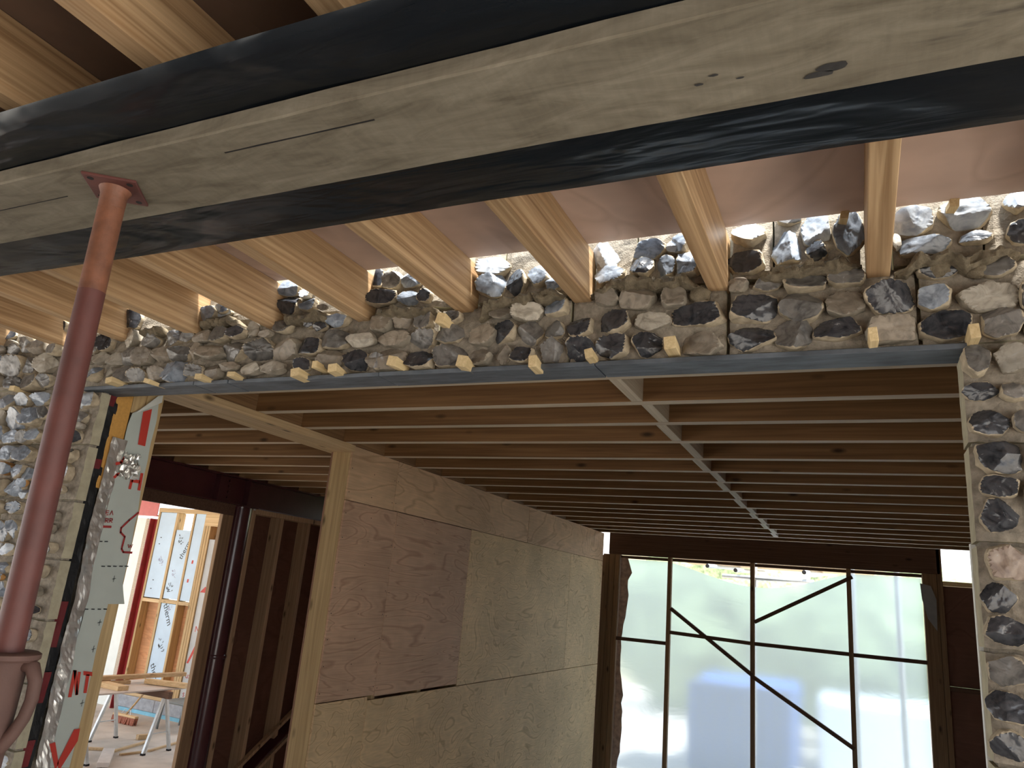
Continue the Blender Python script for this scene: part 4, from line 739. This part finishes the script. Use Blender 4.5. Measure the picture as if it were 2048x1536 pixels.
text('therm', -9.47, YP, .02, .12, -1.15, 'black_ink', pb[1]); text('therm', -9.655, YP, -.66, .14, 1.05, 'black_ink', pb[3]); text('therm', -9.67, YP, -1.52, .14, 1.05, 'black_ink', pb[3])

def scribble(cx, cz, s_, parent, k, mat='black_ink'):
    rr = random.Random(k); mb = MB()
    for i in range(16):
        a = rr.uniform(-.3, 1.9); r0 = rr.uniform(.1, .6); ang = 0.9 * i / 16 * 2.2 - .3
        p = Vector((cx + math.cos(ang) * r0 * s_, 0, cz + math.sin(ang) * r0 * s_)); d = Vector((math.cos(ang + a * .3), 0, math.sin(ang + a * .3))) * s_ * .2; n_ = Vector((-d.z, 0, d.x)).normalized() * s_ * .022
        mb.poly([(q.x, YP, q.z) for q in (p - d * .5 - n_ * .3, p + n_ * -1.2, p + d * .5, p + n_ * 1.2)])
    mb.build('leaf_print', M[mat], parent)
scribble(-9.62, .28, .2, pb[1], 3); scribble(-9.66, -.45, .24, pb[1], 4); scribble(-9.60, -1.28, .24, pb[3], 5)
scribble(-9.96, -.05, .2, pb[0], 6, 'purple_ink'); scribble(-9.55, -.72, .16, pb[3], 7, 'purple_ink'); scribble(-9.62, -.22, .16, pb[1], 8, 'purple_ink')
for x, z in ((-10.02, .33), (-10.03, .23), (-10.0, -.32), (-10.01, -.45)): MB().poly([(x, YP, z), (x + .03, YP, z), (x + .03, YP, z + .012), (x, YP, z + .012)]).build('staple_mark', M['black_ink'], pb[0])
for x, z in ((-9.25, -.02), (-9.27, -.30)): MB().poly([(x, YP, z), (x + .035, YP, z), (x + .035, YP, z + .05), (x, YP, z + .05)]).build('red_mark', M['red_ink'], pb[2])
YP = YO + .019
text('NT', -8.93, YP, -.98, .12, 0, 'red_ink', gp); text('use', -8.94, YP, -1.62, .12, 0, 'dark_red_ink', gp); text('s', -8.93, YP, -1.87, .12, 0, 'dark_red_ink', gp)
MB().poly([(-8.97, YP, -1.42), (-8.93, YP, -1.42), (-8.80, YP, -1.13), (-8.85, YP, -1.13)]).build('red_print', M['red_ink'], gp)
MB().poly([(-8.72, YP, -1.42), (-8.68, YP, -1.42), (-8.78, YP, -1.13), (-8.83, YP, -1.13)]).build('red_print', M['red_ink'], gp)
MB().poly([(-8.97, YP, -.42), (-8.80, YP, -.42), (-8.88, YP, -.33)]).build('red_print', M['red_ink'], gp)
mb = MB(); mb.box(-10.318, -10.175, YO + .03, YO + .042, FL_Z, .62); mb.box(-10.318, -10.306, YO + .042, YO + .16, FL_Z, .62); mb.box(-10.253, -10.241, YO - .06, YO + .03, FL_Z, .62)
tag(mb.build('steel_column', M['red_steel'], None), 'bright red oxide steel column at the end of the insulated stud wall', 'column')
tag(bx('fibre_board', -10.43, -10.325, YO + .02, YO + .2, FL_Z, .612, M['sand_board'], None, .003), 'sandy fibre board strip beside the red steel column', 'board')
tag(bx('white_board', -11.7, -10.436, YO + .04, YO + .09, FL_Z, .625, M['white_board'], None, .003), 'tall white board left of the sandy strip across the yard', 'board')
mb = MB(); mb.box(-11.7, -10.165, YO - .02, YO - .008, .665, .93); mb.box(-11.7, -10.165, YO - .008, YO + .14, .665, .68); mb.box(-11.7, -10.165, YO - .008, YO + .14, .915, .93)
tag(mb.build('steel_beam', M['sunlit_steel'], None), 'red steel beam coloured sunlit pink on top of the red column across the yard', 'beam')

yc = tag(empty('ceiling', (-9, 6, 1.05)), 'timber deck added over the yard to shade it', kind='structure')  # deck added to block sun and sky so the yard is dimmer
for i in range(5): bx('plywood_sheet', -12.4, -5.45, 1.6 + i * 1.55, 3.145 + i * 1.55, 1.05, 1.07, M['ply_plain'], yc)
def trestle(y, label):
    t = tag(empty('trestle', (-8.07, y, FL_Z)), label, cat='trestle', group='steel leg trestles under the work table')
    bx('top_bar', -8.60, -7.56, y - .03, y + .03, -1.60, -1.52, M['pine_dark_x'], t, .003)
    for x, e in ((-7.64, 1), (-8.53, -1)):
        for s_ in (-1, 1):
            lg = MB().bar((x, y + s_ * .02, -1.60), (x + e * .02, y + s_ * .185, FL_Z + .015), .036, .036, (1, 0, 0)).build('leg', M['galv'], t, .003)
            MB().box(x + e * .02 - .021, x + e * .02 + .021, y + s_ * .185 - .021, y + s_ * .185 + .021, FL_Z, FL_Z + .02).build('rubber_foot', M['hole'], lg)
        MB().bar((x + e * .012, y - .125, -1.98), (x + e * .012, y + .125, -1.98), .012, .02, (1, 0, 0)).build('spreader', M['galv'], t)
trestle(7.09, 'steel legged trestle carrying the work table, the nearer to the stud wall')
trestle(6.0, 'steel legged trestle carrying the work table, the one behind the jamb stud')
tb = MB().add([(-7.80, 5.75, -1.518), (-7.635, 7.45, -1.518), (-8.43, 7.45, -1.518), (-8.62, 5.75, -1.518), (-7.80, 5.75, -1.50), (-7.635, 7.45, -1.50), (-8.43, 7.45, -1.50), (-8.62, 5.75, -1.50)],
              [(3, 2, 1, 0), (4, 5, 6, 7), (0, 1, 5, 4), (1, 2, 6, 5), (2, 3, 7, 6), (3, 0, 4, 7)]).build('table_board', M['table'], None, .002)
tag(tb, 'dusty pale sheet of board laid over the trestles as a work table', 'table')
def plank(a, b_, wx, wz, mat, label, name='timber_length', cat='timber', group='timber offcuts on the work table'):
    tag(MB().bar(a, b_, wx, wz).build(name, M[mat], None, .002), label, cat, group)
plank((-8.40, 6.30, -1.432), (-8.08, 7.74, -1.414), .09, .045, 'pine_y', 'long pale pine plank lying along the far side of the work table')
plank((-8.34, 6.45, -1.478), (-8.19, 7.0, -1.478), .07, .04, 'pine_y', 'short pine length under the long plank on the work table')
plank((-8.10, 7.17, -1.465), (-7.56, 7.31, -1.465), .09, .055, 'pine_xl', 'pale pine length lying across the end of the work table')
plank((-8.20, 6.63, -1.474), (-7.80, 6.60, -1.474), .14, .05, 'pine_xl', 'short thick pine block on the near edge of the work table')
plank((-8.60, 6.45, -1.475), (-8.52, 6.98, -1.475), .07, .05, 'ply_orange', 'short reddish plank at the back of the work table')
plank((-7.94, 6.70, -2.172), (-7.44, 6.24, -2.172), .12, .05, 'table', 'grey plank lying on the yard floor beside the doorway', group='timber on the yard floor')
plank((-8.31, 7.39, -2.17), (-8.27, 7.53, -2.17), .07, .055, 'pine_y', 'small pine offcut on the yard floor under the work table', 'timber_offcut', group='timber on the yard floor')
plank((-7.94, 6.75, -2.188), (-8.10, 7.34, -2.188), .045, .022, 'pine_y', 'thin batten on the floor running under the work table', 'batten', group='timber on the yard floor')
plank((-7.77, 6.72, -2.188), (-7.72, 6.97, -2.188), .04, .022, 'pine_y', 'thin batten on the floor by the nearest trestle foot', 'batten', group='timber on the yard floor')
plank((-7.71, 7.06, -2.188), (-7.84, 7.60, -2.188), .035, .022, 'pine_y', 'thin batten on the floor beside the doorway jamb', 'batten', group='timber on the yard floor')
plank((-8.25, 6.64, -2.186), (-8.10, 6.75, -2.186), .05, .026, 'pine_y', 'short batten end on the floor near the jamb stud', 'batten', group='timber on the yard floor')
br = tag(empty('broom', (-9.2, 7.95, FL_Z)), 'wide yard broom with red brown bristles leaning on the plinth', cat='broom')
mb = MB()
for i in range(60):
    x = -9.43 + .42 * (i % 20) / 19; y = 7.93 - .02 * (i // 20); e = R.uniform(-.012, .012)
    mb.bar((x, y + .02, -2.112), (x + e, y + e, FL_Z + .003), .02, .02, (0, 1, 0))
tag(mb.build('bristles', M['bristle'], br), kind='stuff')
bx('head', -9.44, -9.0, 7.90, 7.965, -2.112, -2.085, M['pine_xl'], br, .004)
MB().tube([(-9.22, 7.93, -2.09), (-9.55, 8.47, -1.88)], .013, 10).build('handle', M['pine_xl'], br, smooth=True)
for s_ in (-.09, .09): MB().tube([(-9.22 + s_, 7.93, -2.085), (-9.24 + s_ * .6, 7.97, -2.03), (-9.255, 7.985, -2.065)], .005, 6).build('stay', M['galv'], br)
ch = tag(empty('plastic_chair', (-8.45, 8.2, FL_Z)), 'grey plastic chair half hidden by the doorway jamb', cat='chair')
for x, y in ((-8.69, 8.02), (-8.69, 8.40), (-8.25, 8.02), (-8.25, 8.40)): MB().tube([(x, y, FL_Z), (x + (.03 if x < -8.5 else -.03), y, -1.86)], [.016, .022], 8).build('leg', M['grey_plastic'], ch, smooth=True)
bx('seat', -8.68, -8.26, 8.0, 8.42, -1.86, -1.83, M['grey_plastic'], ch, .008); bx('backrest', -8.66, -8.28, 8.40, 8.43, -1.80, -1.45, M['grey_plastic'], ch, .008)

# ================================================================ BEYOND THE SHEETED WINDOW
for k, x in enumerate((-1.22, -0.07, 0.42)):
    tag(MB().tube([(x, 10.3, FL_Z), (x, 10.3, 3.2)], .034, 14).build('scaffold_standard', M['galv'], None, smooth=True), 'upright scaffold tube blurred behind the polythene, %s from the left' % ORD[k], 'scaffold tube', 'scaffold uprights outside the window')
for k, (x, z) in enumerate(((-1.76, .53), (-1.41, .50), (-0.60, .53))):
    o = MB().tube([(x, 9.95, z), (x + .12, 12.0, z + .10)], .026, 14, False).build('scaffold_tube', M['cabin'], None, smooth=True)
    MB().tube([(x, 9.947, z), (x, 9.951, z)], .024, 14).build('tube_bore', M['hole'], o)
    tag(o, 'open ended scaffold tube seen over the sagging polythene, %s from the left' % ORD[k], 'scaffold tube', 'scaffold tubes over the sagging sheet')
tag(MB().tube([(-1.62, 10.264, .435), (-0.50, 10.264, .435)], .027, 12).build('scaffold_ledger', M['galv'], None, smooth=True), 'horizontal scaffold tube just above the sagging polythene', 'scaffold tube')
tag(bx('scaffold_deck', -2.4, .2, 10.36, 12.2, .655, .70, M['pine_xl']), 'pale timber scaffold deck above the sheeted window outside', 'deck')
def blob(name, x, y, z, sx_, sy_, sz_, mat, label, cat):
    vs = [(x + p.x * sx_ * (1 + .25 * fbm(p * 2.2 + Vector((x, 0, 0)))), y + p.y * sy_ * (1 + .25 * fbm(p * 2.2 + Vector((x, 5, 0)))), z + p.z * sz_ * (1 + .25 * fbm(p * 2.2 + Vector((x, 0, 5))))) for p in IV4]
    tag(MB().add(vs, IF4).build(name, M[mat], None), label, cat)
blob('hedge', 0.8, 16.5, -.6, 2.6, .9, 1.7, 'hedge', 'broad green hedge blurred behind the right of the polythene', 'hedge')
blob('hedge', -3.2, 18.5, -.4, 2.0, .9, 2.0, 'hedge', 'green hedge blurred behind the left of the polythene', 'hedge')
ct = tag(bx('site_container', -2.3, -0.9, 12.0, 14.4, FL_Z, -1.02, M['container'], None, .02), 'low blue steel container blurred behind the polythene', 'container')
for i in range(7): bx('rib', -2.24 + i * .2, -2.16 + i * .2, 11.97, 12.0, FL_Z + .1, -1.1, M['container'], ct)
tag(bx('site_cabin', -0.6, 3.4, 13.2, 15.0, FL_Z, -1.15, M['cabin'], None, .02), 'long white site cabin blurred behind the right of the polythene', 'cabin')
hs = tag(empty('house', (-3, 24, FL_Z)), 'cream rendered house far beyond the window', cat='house')
bx('wall', -7.0, 1.0, 23, 28, FL_Z, 2.2, M['render_wall'], hs)
MB().add([(-7.3, 22.7, 2.2), (1.3, 22.7, 2.2), (1.3, 28.3, 2.2), (-7.3, 28.3, 2.2), (-7.3, 25.5, 4.4), (1.3, 25.5, 4.4)], [(0, 1, 5, 4), (2, 3, 4, 5), (1, 2, 5), (3, 0, 4), (3, 2, 1, 0)]).build('roof', M['ply_dark'], hs)
